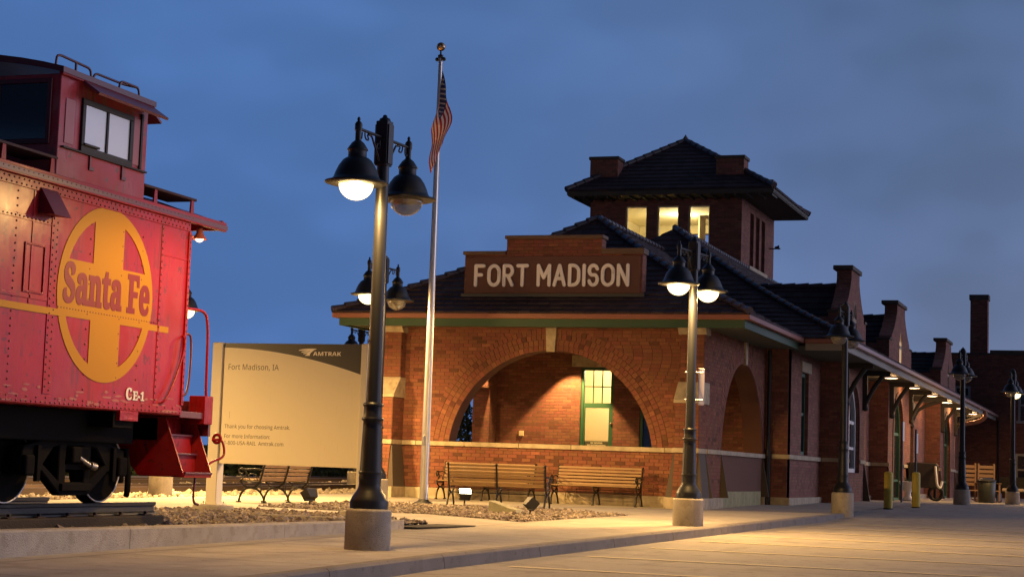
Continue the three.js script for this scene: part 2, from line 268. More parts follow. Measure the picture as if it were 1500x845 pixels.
const pebble = [[0.26, 0.22, 0.175], [0.17, 0.14, 0.115], [0.34, 0.28, 0.22], [0.12, 0.085, 0.07], [0.21, 0.165, 0.15]];
gravel('gravel', [[-5.9, 10.9], [-6.3, 5.3], [-4.6, 5.6], [-2.3, 5.2], [0.1, 6.9], [-0.15, 12.6], [-2.5, 10.9], [-4.2, 11.2]], 9000, 0.018, 0.042, 'river pebbles filling the bed round the flagpole', z => gy(z), pebble);
gravel('gravel', [[-0.62, 31], [-0.62, 15.6], [-2.6, 14.0], [-5.3, 13.6], [-5.6, 17.5], [-5.6, 31]], 17000, 0.018, 0.045, 'pebbles in the raised bed round the red railway car', z => gy(z) + 0.04 + 0.08 * sm(15, 20, z), pebble);
gravel('gravel', [[-20.4, 34], [-9.7, 34], [-9.7, -30], [-20.4, -30]], 26000, 0.03, 0.075, 'pale ballast of the running tracks behind the platform', z => gy(z) - 0.03, [[0.46, 0.40, 0.31], [0.34, 0.29, 0.22], [0.52, 0.46, 0.37]]);
// ---------------------------------------------------------------- station building
const depot = thing('train_depot', 'long brick railway station with hipped tile roofs, arched porch and square tower', 'station');
const part = (n, g, m, p = depot) => M(n, g, m, p);
const C0 = V(), BASE = [0.19, 0.07, 0.039];
let singles = 0; const SINGLE_MAX = 300; const singleMats = [];
const brickTone = () => { const w0 = rnd(), k = w0 < 0.06 ? rr(0.5, 0.7) : w0 > 0.95 ? rr(1.15, 1.4) : rr(0.86, 1.12), d = 1; return [BASE[0] * k * d, BASE[1] * k * d * rr(0.85, 1.15), BASE[2] * k * d]; };
for (let i = 0; i < 10; i++) { const t = brickTone(); singleMats.push(mat(t, 0.9, 0, { bumpMap: rep(grainBump, 4), bumpScale: 0.004 })); }
const unitBrick = new Map();
// bricks on a flat face: origin o, unit vectors u (along), v (up), n (out); intervals(y) -> list of [a, b]
function bricks(parent, o, u, v, n, H, intervals, single = false, ch = 0.0875, bl = 0.235) {
  const out = [], rows = Math.round(H / ch), h = H / rows; const basis = new THREE.Matrix4().makeBasis(u, v, n);
  for (let r = 0; r < rows; r++) for (const [a, b] of intervals((r + 0.5) * h)) {
    let s = a - (r % 2) * bl / 2 + (r % 3 ? 0 : 0.0);
    for (; s < b; s += bl) {
      const p = Math.max(s, a) + 0.006, q = Math.min(s + bl, b) - 0.006; if (q - p < 0.03) continue;
      const cx = (p + q) / 2, cy = (r + 0.5) * h, w = q - p, hh = h - 0.013, pr = 0.008 + rr(-0.002, 0.002);
      const pos = o.clone().addScaledVector(u, cx).addScaledVector(v, cy);
      if (single && singles < SINGLE_MAX && w > 0.15) {
        singles++; const key = w.toFixed(2); if (!unitBrick.has(key)) unitBrick.set(key, uvm(new THREE.BoxGeometry(+key, 0.0745, 0.05)));
        const m = M('brick', unitBrick.get(key), singleMats[Math.floor(rnd() * 10)], parent); m.position.copy(pos).addScaledVector(n, pr - 0.025); m.quaternion.setFromRotationMatrix(basis); continue;
      }
      const g = new THREE.BoxGeometry(w, hh, 0.04).translate(0, 0, pr - 0.02).applyMatrix4(basis).translate(pos.x, pos.y, pos.z); const t = brickTone(); const c = new Float32Array(24 * 3); for (let i = 0; i < 24; i++) c.set(t, i * 3); g.setAttribute('color', new THREE.BufferAttribute(c, 3)); out.push(g);
    }
  }
  if (out.length) M('brick_courses', uvm(mg(out)), K.brick, parent, 'stuff');
}
const X = V(1, 0, 0), Y = V(0, 1, 0), Z = V(0, 0, 1), nX = V(-1, 0, 0), nZ = V(0, 0, -1);
const colored = (g, t) => { const c = new Float32Array(g.attributes.position.count * 3); for (let i = 0; i < c.length; i += 3) c.set(t, i); g.setAttribute('color', new THREE.BufferAttribute(c, 3)); return g; };
const SILL = 1.40, ARCH = { hw: 2.555, y0: 1.40, top: 3.65 }; const AR = (ARCH.hw ** 2 + 2.25 ** 2) / 4.5, ACY = ARCH.top - AR, RING = 0.54;
const chord = (y, R) => { const d = y - ACY; return Math.abs(d) < R ? Math.sqrt(R * R - d * d) : 0; };
function voussoirs(parent, cx, o, u, n) { // four rings of header bricks round the arch
  const out = []; const a0 = Math.asin((SILL - ACY) / AR);
  for (let k = 0; k < 4; k++) { const r0 = AR + k * RING / 4 + 0.006, r1 = AR + (k + 1) * RING / 4 - 0.006, N = Math.round(Math.PI * r0 / 0.125);
    for (let i = 0; i < N; i++) { const b0 = Math.PI * (i + (k % 2) * 0.5) / N + 0.0025, b1 = Math.PI * (i + 1 + (k % 2) * 0.5) / N - 0.0025; if (Math.sin((b0 + b1) / 2) * r0 + ACY < SILL + 0.02 || b1 > Math.PI) continue;
      if (Math.abs((b0 + b1) / 2 - Math.PI / 2) < 0.046) continue; // keystone
      const P = [[r0, b0], [r1, b0], [r1, b1], [r0, b1]].map(([r, b]) => [cx + r * Math.cos(b), ACY + r * Math.sin(b)]); const pr = 0.012 + rr(-0.002, 0.002);
      const pos = []; const at = (q, d) => { const w = o.clone().addScaledVector(u, q[0]).addScaledVector(Y, q[1]).addScaledVector(n, d); return [w.x, w.y, w.z]; };
      const F = P.map(q => at(q, pr)), B = P.map(q => at(q, -0.03)); const quad = (a, b, c, d) => pos.push(...a, ...b, ...c, ...a, ...c, ...d);
      quad(...F); for (let e = 0; e < 4; e++) quad(F[(e + 1) % 4], F[e], B[e], B[(e + 1) % 4]);
      const g = new THREE.BufferGeometry(); g.setAttribute('position', new THREE.Float32BufferAttribute(pos, 3)); g.computeVertexNormals(); out.push(colored(g, brickTone())); } }
  M('voussoir_rings', uvm(mg(out)), K.brick, parent, 'stuff');
}
// ---- porch: front wall (z = 0) and right wall (x = 0), both with a round arch over a stone sill
const acx = -3.83, WT = 0.5;
const frontWall = part('front_wall', uvm(extr(shape(rect(-8.2, -0.0, -0.3, 4.5), [archPts(acx, ARCH.hw, SILL, ARCH.top, 40)]), WT - 0.004).translate(0, 0, -WT)), K.mortar);
bricks(frontWall, V(0, 0.28, 0), X, Y, Z, 1.03, () => [[-7.55, -0.55]], true);
bricks(frontWall, V(0, SILL + 0.02, 0), X, Y, Z, 3.0, y => { const c = chord(y + SILL + 0.02, AR + RING - 0.02); return c > 0 ? [[-8.2, acx - c], [acx + c, 0]] : [[-8.2, 0]]; });
voussoirs(frontWall, acx, V(0, 0, 0), X, Z);
const scz = 4.2; // centre of the side arch, measured back from the front
const sideWall = part('side_wall', uvm(faceX(extr(shape(rect(0.504, 7.4, -0.3, 4.5), [archPts(scz, 2.48, SILL, ARCH.top, 40)]), WT - 0.004), -WT)), K.mortar);
bricks(sideWall, V(0, 0.28, 0), nZ, Y, X, 1.03, () => [[0, 1.75], [6.72, 7.4]]);
bricks(sideWall, V(0, SILL + 0.02, 0), nZ, Y, X, 3.0, y => { const c = chord(y + SILL + 0.02, AR + RING - 0.02); return c > 0 ? [[0, scz - c], [scz + c, 7.4]] : [[0, 7.4]]; });
voussoirs(sideWall, scz, V(0, 0, 0), nZ, X);
const leftWall = part('track_side_wall', uvm(faceX(extr(shape(rect(0.504, 7.4, -0.3, 4.5), [rect(1.1, 6.42, 0.0, 3.02)]), WT), -8.2)), K.brickFar);
// sills, water table, keystones
for (let x = -8.16, i = 0; x < -0.6; i++) { const w = [0.93, 1.27, 1.4, 1.32, 2.3, 0.5][i] || 0.6, e = Math.min(x + w, -0.5); part('sill_stone', uvm(rbox(x + 0.004, e - 0.004, 1.295, 1.405, -WT - 0.06, 0.07, 0.012)), K.stone); x = e; if (e >= -0.5) break; }
for (let x = -7.6; x < -0.5; x += 1.42) part('plinth_stone', uvm(rbox(x + 0.004, Math.min(x + 1.416, -0.5), -0.3, 0.275, -0.3, 0.075, 0.012)), K.stone);
for (const [a, b] of [[0.1, 1.72], [1.724, 4.2], [4.204, 6.7], [6.704, 7.38]]) part('sill_stone', uvm(rbox(-WT - 0.05, 0.06, 1.295, 1.405, -b, -a, 0.012)), K.stone);
for (const [a, b] of [[0.06, 1.75], [6.72, 7.38]]) part('plinth_stone', uvm(rbox(-0.3, 0.075, -0.3, 0.275, -b, -a, 0.012)), K.stone);
part('stone_panel', uvm(rbox(-0.12, -0.03, 0.44, 1.0, -6.6, -1.8, 0.015)), mat([0.72, 0.78, 0.55], 0.9, 0, { map: rep(stoneMap, 0.7) }));
part('stone_panel', uvm(rbox(-0.2, 0.02, -0.3, 0.42, -6.55, -1.85, 0.015)), mat([0.72, 0.78, 0.55], 0.9, 0, { map: rep(stoneMap, 0.7) }));
part('side_low_wall', uvm(box(-0.42, -0.05, 0.0, 1.294, -6.7, -1.73)), K.brickFar);
part('keystone', extr(shape([[acx - 0.10, 3.63], [acx + 0.10, 3.63], [acx + 0.13, 4.2], [acx - 0.13, 4.2]]), 0.07, 0.008).translate(0, 0, -0.01), K.stone);
part('keystone', faceX(extr(shape([[scz - 0.10, 3.63], [scz + 0.10, 3.63], [scz + 0.13, 4.2], [scz - 0.13, 4.2]]), 0.07, 0.008), -0.01), K.stone);
// buttress piers: narrow shaft, sloping stone weathering, wider shaft, flared foot with smooth dark cheeks
function pier(x0, x1, name) {
  const core = part(name, uvm(mg([box(x0, x1, 2.86, 4.06, -0.2, 0.30), box(x0 - 0.0, x1, 1.41, 2.46, -0.2, 0.68)])), K.mortar);
  const full = (a, b) => () => [[a, b]];
  bricks(core, V(0, 2.86, 0.30), X, Y, Z, 1.2, full(x0, x1)); bricks(core, V(0, 1.41, 0.68), X, Y, Z, 1.03, full(x0, x1));
  bricks(core, V(x1, 2.86, 0), nZ, Y, X, 1.2, full(-0.30, 0)); bricks(core, V(x1, 1.41, 0), nZ, Y, X, 1.03, full(-0.68, 0));
  part('weathering_stone', uvm(extr(shape([[-0.2, 2.44], [0.72, 2.44], [0.72, 2.50], [0.32, 2.93], [-0.2, 2.93]]), x1 - x0 + 0.06, 0.006).rotateY(-Math.PI / 2).translate(x1 + 0.03, 0, 0)), K.stone);
  part('cap_stone', uvm(extr(shape([[-0.1, 4.05], [0.31, 4.05], [0.52, 4.3], [0.52, 4.42], [-0.1, 4.42]]), x1 - x0 + 0.10, 0.006).rotateY(-Math.PI / 2).translate(x1 + 0.05, 0, 0)), K.stone);
  part('sill_stone', uvm(rbox(x0 - 0.03, x1 + 0.03, 1.293, 1.407, -0.1, 0.74, 0.012)), K.stone);
  // flared foot
  const foot = part('flared_foot', uvm(extr(shape([[-0.1, 0.27], [0.86, 0.27], [0.69, 1.294], [-0.1, 1.294]]), x1 - x0 - 0.02).rotateY(-Math.PI / 2).translate(x1 - 0.01, 0, 0)), K.mortar);
  const up = V(0, 1.024, -0.17).normalize(), nn = V(0, 0.17, 1.024).normalize(); bricks(foot, V(0, 0.275, 0.86), X, up, nn, 1.02, full(x0 + 0.01, x1 - 0.01));
  for (const s of [-1, 1]) { const xe = s < 0 ? x0 : x1; const pts = [[0, 0.27, 0.07], [0, 0.27, 0.84], [0, 1.292, 0.67], [0, 1.292, 0.07]];
    const q = pts.map(([, y, z]) => [xe + s * (0.02 + (1.292 - y) * 0.13), y, z]), r = pts.map(([, y, z]) => [xe - s * 0.02, y, z]); const pos = []; const quad = (a, b, c, d) => pos.push(...a, ...b, ...c, ...a, ...c, ...d);
    quad(...q); quad(r[3], r[2], r[1], r[0]); for (let e = 0; e < 4; e++) quad(q[e], r[e], r[(e + 1) % 4], q[(e + 1) % 4]);
    const g = new THREE.BufferGeometry(); g.setAttribute('position', new THREE.Float32BufferAttribute(pos, 3)); g.computeVertexNormals(); part('foot_cheek', uvm(g), K.darkStone); }
  part('plinth_stone', uvm(rbox(x0 - 0.16, x1 + 0.16, -0.3, 0.275, 0.076, 0.93, 0.015)), K.stone);
}
pier(-8.2, -7.62, 'left_buttress'); pier(-0.56, -0.0, 'right_buttress');
// side piers flared the same way on the lot side (cheeks only stand a little proud)
for (const zc of [0.02, 1.72, 6.72, 7.36]) { const g = extr(shape([[-0.02, 0.275], [0.20, 0.275], [0.02, 1.292], [-0.02, 1.292]]), 0.07).translate(0, 0, -zc - 0.035); part('foot_cheek', uvm(g), K.darkStone); }
// inside the porch: back wall with a glazed door, floor, ceiling
const BZ = -7.02;
const doorX0 = -5.22, doorX1 = -4.27;
const backWall = part('porch_back_wall', uvm(extr(shape(rect(-8.2, 0.62, -0.3, 4.5), [rect(doorX0, doorX1, 0.05, 3.68), rect(-3.5, -2.45, 1.25, 3.5)]), 0.36).translate(0, 0, BZ - 0.36)), K.brickFar);
part('porch_ceiling', uvm(box(-8.2, 0, 4.34, 4.40, BZ, -0.5)), K.soffit);
part('porch_floor', uvm(box(-7.7, -0.5, -0.2, 0.06, BZ, -0.5)), K.concrete);
part('lintel_stone', uvm(rbox(doorX0 - 0.27, doorX1 + 0.27, 3.69, 4.02, BZ - 0.1, BZ + 0.05, 0.012)), K.stone);
part('lintel_stone', uvm(rbox(-3.72, -2.2, 3.51, 3.84, BZ - 0.1, BZ + 0.05, 0.012)), K.stone);
function sash(name, x0, x1, y0, y1, z, lite, opt = {}) { // frame with bars and panes, facing +z
  const f = 0.085, fr = [rbox(x0, x0 + f, y0, y1, z - 0.07, z + 0.05, 0.006), rbox(x1 - f, x1, y0, y1, z - 0.07, z + 0.05, 0.006), rbox(x0 + f, x1 - f, y1 - f, y1, z - 0.07, z + 0.05, 0.006), rbox(x0 + f, x1 - f, y0, y0 + f, z - 0.07, z + 0.05, 0.006)];
  const w = part(name, fr, opt.m || K.green);
  const mid = opt.mid; const bars = [];
  if (mid) bars.push(rbox(x0 + f, x1 - f, mid - 0.07, mid + 0.07, z - 0.05, z + 0.03, 0.006));
  const yt = mid ? mid + 0.07 : y0 + f, [nx, ny] = lite; const iw = (x1 - x0 - 2 * f) / nx, ih = (y1 - f - yt) / ny;
  for (let i = 1; i < nx; i++) bars.push(box(x0 + f + i * iw - 0.014, x0 + f + i * iw + 0.014, yt, y1 - f, z - 0.03, z + 0.012));
  for (let i = 1; i < ny; i++) bars.push(box(x0 + f, x1 - f, yt + i * ih - 0.014, yt + i * ih + 0.014, z - 0.029, z + 0.011));
  if (bars.length) part('glazing_bar', bars, opt.m || K.green, w);
  for (let i = 0; i < nx; i++) for (let j = 0; j < ny; j++) part('pane', box(x0 + f + i * iw, x0 + f + (i + 1) * iw, yt + j * ih, yt + (j + 1) * ih, z - 0.012, z - 0.006), opt.p || K.pane, w);
  if (mid) part('pane', box(x0 + f, x1 - f, y0 + f, mid - 0.07, z - 0.012, z - 0.006), opt.p || K.pane, w);
  return w;
}
const door = sash('porch_door', doorX0, doorX1, 0.06, 3.68, BZ - 0.08, [3, 2], { mid: 2.62 });
part('panel', rbox(doorX0 + 0.09, doorX1 - 0.09, 0.15, 0.95, BZ - 0.12, BZ - 0.07, 0.01), K.green, door);
part('stile', mg([rbox(doorX0 + 0.085, doorX0 + 0.13, 0.1, 2.6, BZ - 0.10, BZ - 0.045, 0.006), rbox(doorX1 - 0.13, doorX1 - 0.085, 0.1, 2.6, BZ - 0.10, BZ - 0.045, 0.006)]), K.green, door);
part('door_knob', new THREE.SphereGeometry(0.035, 12, 8).translate(doorX1 - 0.06, 2.12, BZ - 0.02), K.steel, door);
{ // notice on the door glass
  const cv = document.createElement('canvas'); cv.width = 256; cv.height = 64; const c = cv.getContext('2d'); c.fillStyle = '#4a4a3a'; c.fillRect(0, 0, 256, 64); c.strokeStyle = '#c8c4a0'; c.lineWidth = 3; c.strokeRect(4, 4, 248, 56); c.fillStyle = '#e0dcc0'; c.font = 'bold 19px sans-serif'; c.textAlign = 'center'; c.fillText('NO SMOKING', 128, 27); c.fillText('NO SKATEBOARDING', 128, 50);
  const t = new THREE.CanvasTexture(cv); t.colorSpace = THREE.SRGBColorSpace;
  M('door_notice', new THREE.PlaneGeometry(0.72, 0.18).translate((doorX0 + doorX1) / 2, 1.55, BZ - 0.075), mat([1, 1, 1], 0.5, 0, { map: t }), door);
}
// lit room behind the door: pale blind and lamp
part('waiting_room', mg([box(-6.2, -2.0, -0.1, 4.2, BZ - 2.6, BZ - 2.5), box(-6.2, -6.1, -0.1, 4.2, BZ - 2.5, BZ - 0.37), box(-2.1, -2.0, -0.1, 4.2, BZ - 2.5, BZ - 0.37), box(-6.1, -2.1, 4.1, 4.2, BZ - 2.5, BZ - 0.37), box(-6.1, -2.1, -0.1, 0.0, BZ - 2.5, BZ - 0.37)]), K.wallIn);
const globeRoom = part('ceiling_lamp', new THREE.SphereGeometry(0.14, 16, 10).translate(-4.4, 3.85, BZ - 1.3), glow([1, 0.82, 0.5], 3)); depot.add(bulb([-4.4, 3.85, BZ - 1.3], WARM, 24, 6));
const win1 = sash('porch_window', -3.5, -2.45, 1.25, 3.5, BZ - 0.08, [1, 1], { mid: 2.4, p: K.glass });
for (const [x, z, I, cone, edge] of [[-5.42, -6.36, 115, 42, 0.12], [-7.5, -5.9, 75, 24, 0.25]]) { // shaded porch lights: first throws the wall scallop, second added to brighten left corner
  const can = part('unseen_porch_downlight', lathe([[0.10, 4.34], [0.10, 4.16], [0.085, 4.16], [0.085, 4.32], [0, 4.32]], 18).translate(x, 0, z), K.black); part('bulb', new THREE.SphereGeometry(0.05, 12, 8).translate(x, 4.24, z), glow([1, 0.7, 0.3], 4), can);
  const l = new THREE.SpotLight(SODIUM, I, 0, cone * DEG, edge, 2); l.position.set(x, 4.15, z); l.target.position.set(x, 0, z); l.castShadow = true; l.shadow.radius = 3; depot.add(l, l.target); }
part('wall_box', rbox(-7.0, -6.86, 1.72, 1.86, BZ, BZ + 0.04, 0.01), K.cream);
part('downspout', mg([rod([0.12, 0, BZ + 0.13], [0.12, 4.2, BZ + 0.13], 0.05), rod([0.12, 1.55, BZ + 0.13], [0.12, -0.1, BZ + 0.13], 0.075)]), K.black);
// ---- wing along the lot: recessed walls and projecting bays
const RX = 0.62, BX = 1.26, bays = [[12.1, 16.7], [22.4, 28.8], [39.6, 46.2]];
const recess = [[7.0, 12.1], [16.7, 22.4], [28.8, 39.6], [46.2, 57.5]];
const winHole = (a, b, y0, y1) => rect(a, b, y0, y1);
const wins = [[[9.0, 10.1, 1.45, 3.75]], [[18.3, 19.4, 1.45, 3.75]], [[30.4, 31.6, 1.45, 3.75], [34, 35.2, 1.45, 3.75]], [[48.4, 49.5, 0.2, 3.6], [52.2, 53.4, 0.9, 3.6]]];
recess.forEach(([a, b], i) => {
  part('wing_wall', uvm(faceX(extr(shape(rect(a, b, -0.3, 4.5), wins[i].map(w => winHole(...w))), 0.4), RX - 0.4)), K.brickFar);
  wins[i].forEach(([p, q, y0, y1]) => {
    const w = part('window', mg([box(RX - 0.22, RX - 0.10, y0, y1, -p - 0.1, -p), box(RX - 0.22, RX - 0.10, y0, y1, -q, -q + 0.1), box(RX - 0.22, RX - 0.10, y1 - 0.1, y1, -q + 0.1, -p - 0.1), box(RX - 0.22, RX - 0.10, y0, y0 + 0.1, -q + 0.1, -p - 0.1), box(RX - 0.2, RX - 0.12, (y0 + y1) / 2 - 0.04, (y0 + y1) / 2 + 0.04, -q + 0.1, -p - 0.1)]), K.green);
    part('pane', box(RX - 0.17, RX - 0.162, (y0 + y1) / 2 + 0.04, y1 - 0.1, -q + 0.1, -p - 0.1), K.glass, w); part('pane', box(RX - 0.17, RX - 0.162, y0 + 0.1, (y0 + y1) / 2 - 0.04, -q + 0.1, -p - 0.1), K.glass, w);
    part('lintel_stone', uvm(rbox(RX - 0.1, RX + 0.05, y1 + 0.004, y1 + 0.3, -q - 0.2, -p + 0.2, 0.01)), K.stone);
  });
  part('sill_band', uvm(rbox(RX - 0.1, RX + 0.07, 1.30, 1.42, -b + 0.003, -a - 0.003, 0.012)), K.stone);
  part('plinth_stone', uvm(rbox(RX - 0.1, RX + 0.09, -0.3, 0.27, -b + 0.003, -a - 0.003, 0.012)), K.stone);
});
part('sill_band', uvm(rbox(0.2, RX + 0.068, 1.298, 1.418, BZ + 0.003, BZ + 0.07, 0.012)), K.stone);
part('plinth_stone', uvm(rbox(0.2, RX + 0.088, -0.3, 0.272, BZ + 0.003, BZ + 0.09, 0.012)), K.stone);
const gableTop = [];
bays.forEach(([a, b], i) => {
  const c = (a + b) / 2 - (i ? 0.5 : 0.0), hw = i ? 1.35 : 1.12, y0 = i ? 0.08 : 1.02, ys = i ? 2.5 : 2.55;
  const mid = (a + b) / 2, G = (b - a) / 2, sx = G / 2.3;
  // wall and shaped gable in one brick face
  const prof = [[a, -0.3], [b, -0.3], [b, 5.72], [b - 0.42 * sx, 5.76], [b - 0.46 * sx, 5.9], [mid + 1.35 * sx, 6.25], [mid + 1.0 * sx, 6.6], [mid + 0.82 * sx, 6.85], [mid + 0.8 * sx, 7.14], [mid - 0.8 * sx, 7.14], [mid - 0.82 * sx, 6.85], [mid - 1.0 * sx, 6.6], [mid - 1.35 * sx, 6.25], [a + 0.46 * sx, 5.9], [a + 0.42 * sx, 5.76], [a, 5.72]];
  part('gable_wall', uvm(faceX(extr(shape(prof, [roundTop(c, hw, y0, ys), [[mid + 0.32, 5.1], [mid + 0.32, 5.8], [mid, 6.34], [mid - 0.32, 5.8], [mid - 0.32, 5.1]]]), 0.45), BX - 0.45)), K.brickFar);
  part('gable_coping', uvm(mg([rbox(BX - 0.55, BX + 0.06, 7.143, 7.28, -mid - 0.95 * sx, -mid + 0.95 * sx, 0.02), rbox(BX - 0.5, BX + 0.04, 5.723, 5.80, -b - 0.02, -b + 0.44 * sx, 0.015), rbox(BX - 0.5, BX + 0.04, 5.723, 5.80, -a - 0.44 * sx, -a + 0.02, 0.015)])), K.darkStone);
  part('gable_slit_glass', box(BX - 0.036, BX - 0.03, 5.06, 6.34, -mid - 0.36, -mid + 0.36), i === 1 ? glow([1, 0.72, 0.4], 1.6) : K.glass);
  part('gable_slit_tracery', mg([box(BX - 0.028, BX - 0.004, 5.1, 6.3, -mid - 0.04, -mid + 0.04), box(BX - 0.027, BX - 0.005, 5.6, 5.72, -mid - 0.32, -mid + 0.32)]), K.stone);
  // returns
  part('bay_return_wall', uvm(box(RX - 0.39, BX - 0.452, -0.3, 5.6, -a - 0.45, -a - 0.0)), K.brickFar); part('bay_return_wall', uvm(box(RX - 0.39, BX - 0.452, -0.3, 5.6, -b, -b + 0.45)), K.brickFar);
  part('sill_band', uvm(mg([rbox(RX + 0.08, BX + 0.068, 1.302, 1.422, -a + 0.002, -a + 0.07, 0.012), ...(i ? [] : [rbox(BX + 0.002, BX + 0.07, 1.302, 1.422, -c + hw, -a, 0.012)]), rbox(BX + 0.002, BX + 0.07, 1.302, 1.422, -b, -c - hw, 0.012)])), K.stone);
  for (const z of [a + 0.04, b - 0.04]) part('foot_cheek', uvm(extr(shape([[BX - 0.02, 0.1], [BX + 0.22, 0.1], [BX + 0.03, 1.29], [BX - 0.02, 1.29]]), 0.08).translate(0, 0, -z - 0.04)), K.darkStone);
  // arched window or door with glazing
  const fo = roundTop(c, hw - 0.002, y0, ys), fi = roundTop(c, hw - 0.14, y0 + 0.12, ys); const w = part(i ? 'arched_door' : 'arched_window', faceX(extr(shape(fo, [fi]), 0.12), BX - 0.22), i ? K.green : K.white);
  part('glazing_bar', mg([box(BX - 0.19, BX - 0.13, y0 + 0.1, ys + hw - 0.12, -c - 0.05, -c + 0.05), box(BX - 0.189, BX - 0.131, ys - 0.05, ys + 0.05, -c - hw + 0.13, -c + hw - 0.13), box(BX - 0.188, BX - 0.132, y0 + 0.7, y0 + 0.78, -c - hw + 0.13, -c + hw - 0.13)]), i ? K.green : K.white, w);
  part('pane', faceX(extr(shape(fi), 0.008), BX - 0.17), K.glass, w);
  part('arch_jamb', faceX(extr(shape(roundTop(c, hw + 0.16, y0, ys), [roundTop(c, hw, y0, ys)]), 0.05), BX - 0.02), mat([1, 1, 1], 0.9, 0, { map: rep(brickMap, 0.5), bumpMap: rep(brickBump, 0.5), bumpScale: 0.008 }));
});
// ---- eaves, gutters and roofs. y = prof(d): sprocketed slope, d metres in from the gutter line
const EY = 4.46, prof = d => EY + 0.45 * d + 0.0235 * d * d;
const PX0 = -9.2, PX1 = 1.2, PZ = 1.0, MX0 = -10.4, MX1 = 2.4, MZ = -6.0, ZB = -58;
const gut = (x0, x1, z0, z1) => rbox(Math.min(x0, x1), Math.max(x0, x1), EY - 0.12, EY + 0.015, Math.min(z0, z1), Math.max(z0, z1), 0.02);
part('gutter', gut(PX0, PX1 - 0.0, PZ - 0.13, PZ), K.gutter); part('gutter', gut(PX1 - 0.13, PX1, MZ, PZ - 0.132), K.gutter); part('gutter', gut(PX0, PX0 + 0.13, MZ, PZ - 0.132), K.gutter);
part('gutter', gut(PX1 + 0.002, MX1, MZ - 0.13, MZ), K.gutter);
for (let z = MZ - 0.132; z > ZB; z -= 7.4) part('gutter', gut(MX1 - 0.13, MX1, Math.max(z - 7.39, ZB), z), mat([0.36, 0.21, 0.18], 0.45));
part('fascia', mg([box(PX0 + 0.14, PX1 - 0.14, 4.16, EY - 0.10, PZ - 0.2, PZ - 0.14), box(PX1 - 0.2, PX1 - 0.142, 4.161, EY - 0.10, MZ, PZ - 0.2), box(PX0 + 0.142, PX0 + 0.2, 4.161, EY - 0.10, MZ, PZ - 0.2)]), mat([0.024, 0.068, 0.036], 0.6));
part('fascia', mg([box(PX1 + 0.01, MX1 - 0.142, 4.162, EY - 0.1, MZ - 0.2, MZ - 0.14), box(MX1 - 0.2, MX1 - 0.141, 4.163, EY - 0.10, ZB, MZ - 0.2)]), mat([0.28, 0.26, 0.22], 0.7, 0, { bumpMap: rep(grainBump, 2), bumpScale: 0.004 }));
part('soffit', mg([box(PX0 + 0.15, PX1 - 0.15, 4.2, 4.235, -0.0, PZ - 0.15), box(0.0, PX1 - 0.15, 4.2, 4.235, MZ - 0.3, 0.0), box(PX0 + 0.15, -8.2, 4.2, 4.235, MZ - 0.3, 0.0)]), K.soffit);
part('soffit', box(RX - 0.2, MX1 - 0.15, 4.24, 4.27, ZB, MZ - 0.15), K.soffit);
// tile courses
function slope(name, P, rowsD, range, tw = 0.27, nrm) { // P(d, s) -> [x, z]
  const pos = [], col = []; const rowH = 0.275, n = Math.ceil(rowsD / rowH);
  for (let r = 0; r < n; r++) { const d0 = r * rowH, d1 = Math.min(d0 + rowH + 0.03, rowsD); const [a0, b0] = range(d0), [a1, b1] = range(d1); const dm = (d0 + d1) / 2;
    for (let s = Math.min(a0, a1) - (r % 2) * tw / 2; s < Math.max(b0, b1); s += tw) {
      const p = Math.max(s + 0.004, a0), q = Math.min(s + tw - 0.004, b0), p1 = Math.max(s + 0.004, a1), q1 = Math.min(s + tw - 0.004, b1); if (q - p < 0.02 && q1 - p1 < 0.02) continue;
      const t = rr(-0.009, 0.009), pt = (d, ss, y) => { const [x, z] = P(d, ss); return [x, y, z]; };
      const A = pt(d0, p, prof(d0) + 0.045 + t), B = pt(d0, Math.max(q, p), prof(d0) + 0.045 + t), Cc = pt(d1, Math.max(q1, p1), prof(d1) + 0.012), D = pt(d1, p1, prof(d1) + 0.012), A2 = pt(d0, p, prof(d0) - 0.01), B2 = pt(d0, Math.max(q, p), prof(d0) - 0.01);
      const quad = (a, b, c, d) => pos.push(...a, ...b, ...c, ...a, ...c, ...d); quad(A, B, Cc, D); quad(A2, B2, B, A); quad(A2, A, D, D); quad(B, B2, Cc, Cc);
      const k = rr(0.75, 1.25), c = [0.046 * k, 0.031 * k * rr(0.9, 1.1), 0.034 * k]; for (let i = 0; i < 24; i++) col.push(...c);
    } }
  const g = new THREE.BufferGeometry(); g.setAttribute('position', new THREE.Float32BufferAttribute(pos, 3)); g.setAttribute('color', new THREE.Float32BufferAttribute(col, 3)); g.computeVertexNormals();
  return uvm(g);
}
function deck(P, D, range) { const pos = [], N = 14; for (let i = 0; i < N; i++) { const d0 = D * i / N, d1 = D * (i + 1) / N, [a, b] = range(d0), [c, e] = range(d1); const pt = (d, s) => { const [x, z] = P(d, s); return [x, prof(d) - 0.02, z]; }; const q = [pt(d0, a), pt(d0, b), pt(d1, e), pt(d1, c)]; pos.push(...q[0], ...q[1], ...q[2], ...q[0], ...q[2], ...q[3]); } const g = new THREE.BufferGeometry(); g.setAttribute('position', new THREE.Float32BufferAttribute(pos, 3)); g.computeVertexNormals(); return g; }
const PH = (PX1 - PX0) / 2, MH = (MX1 - MX0) / 2, RXC = -4.0; // half spans, ridge line
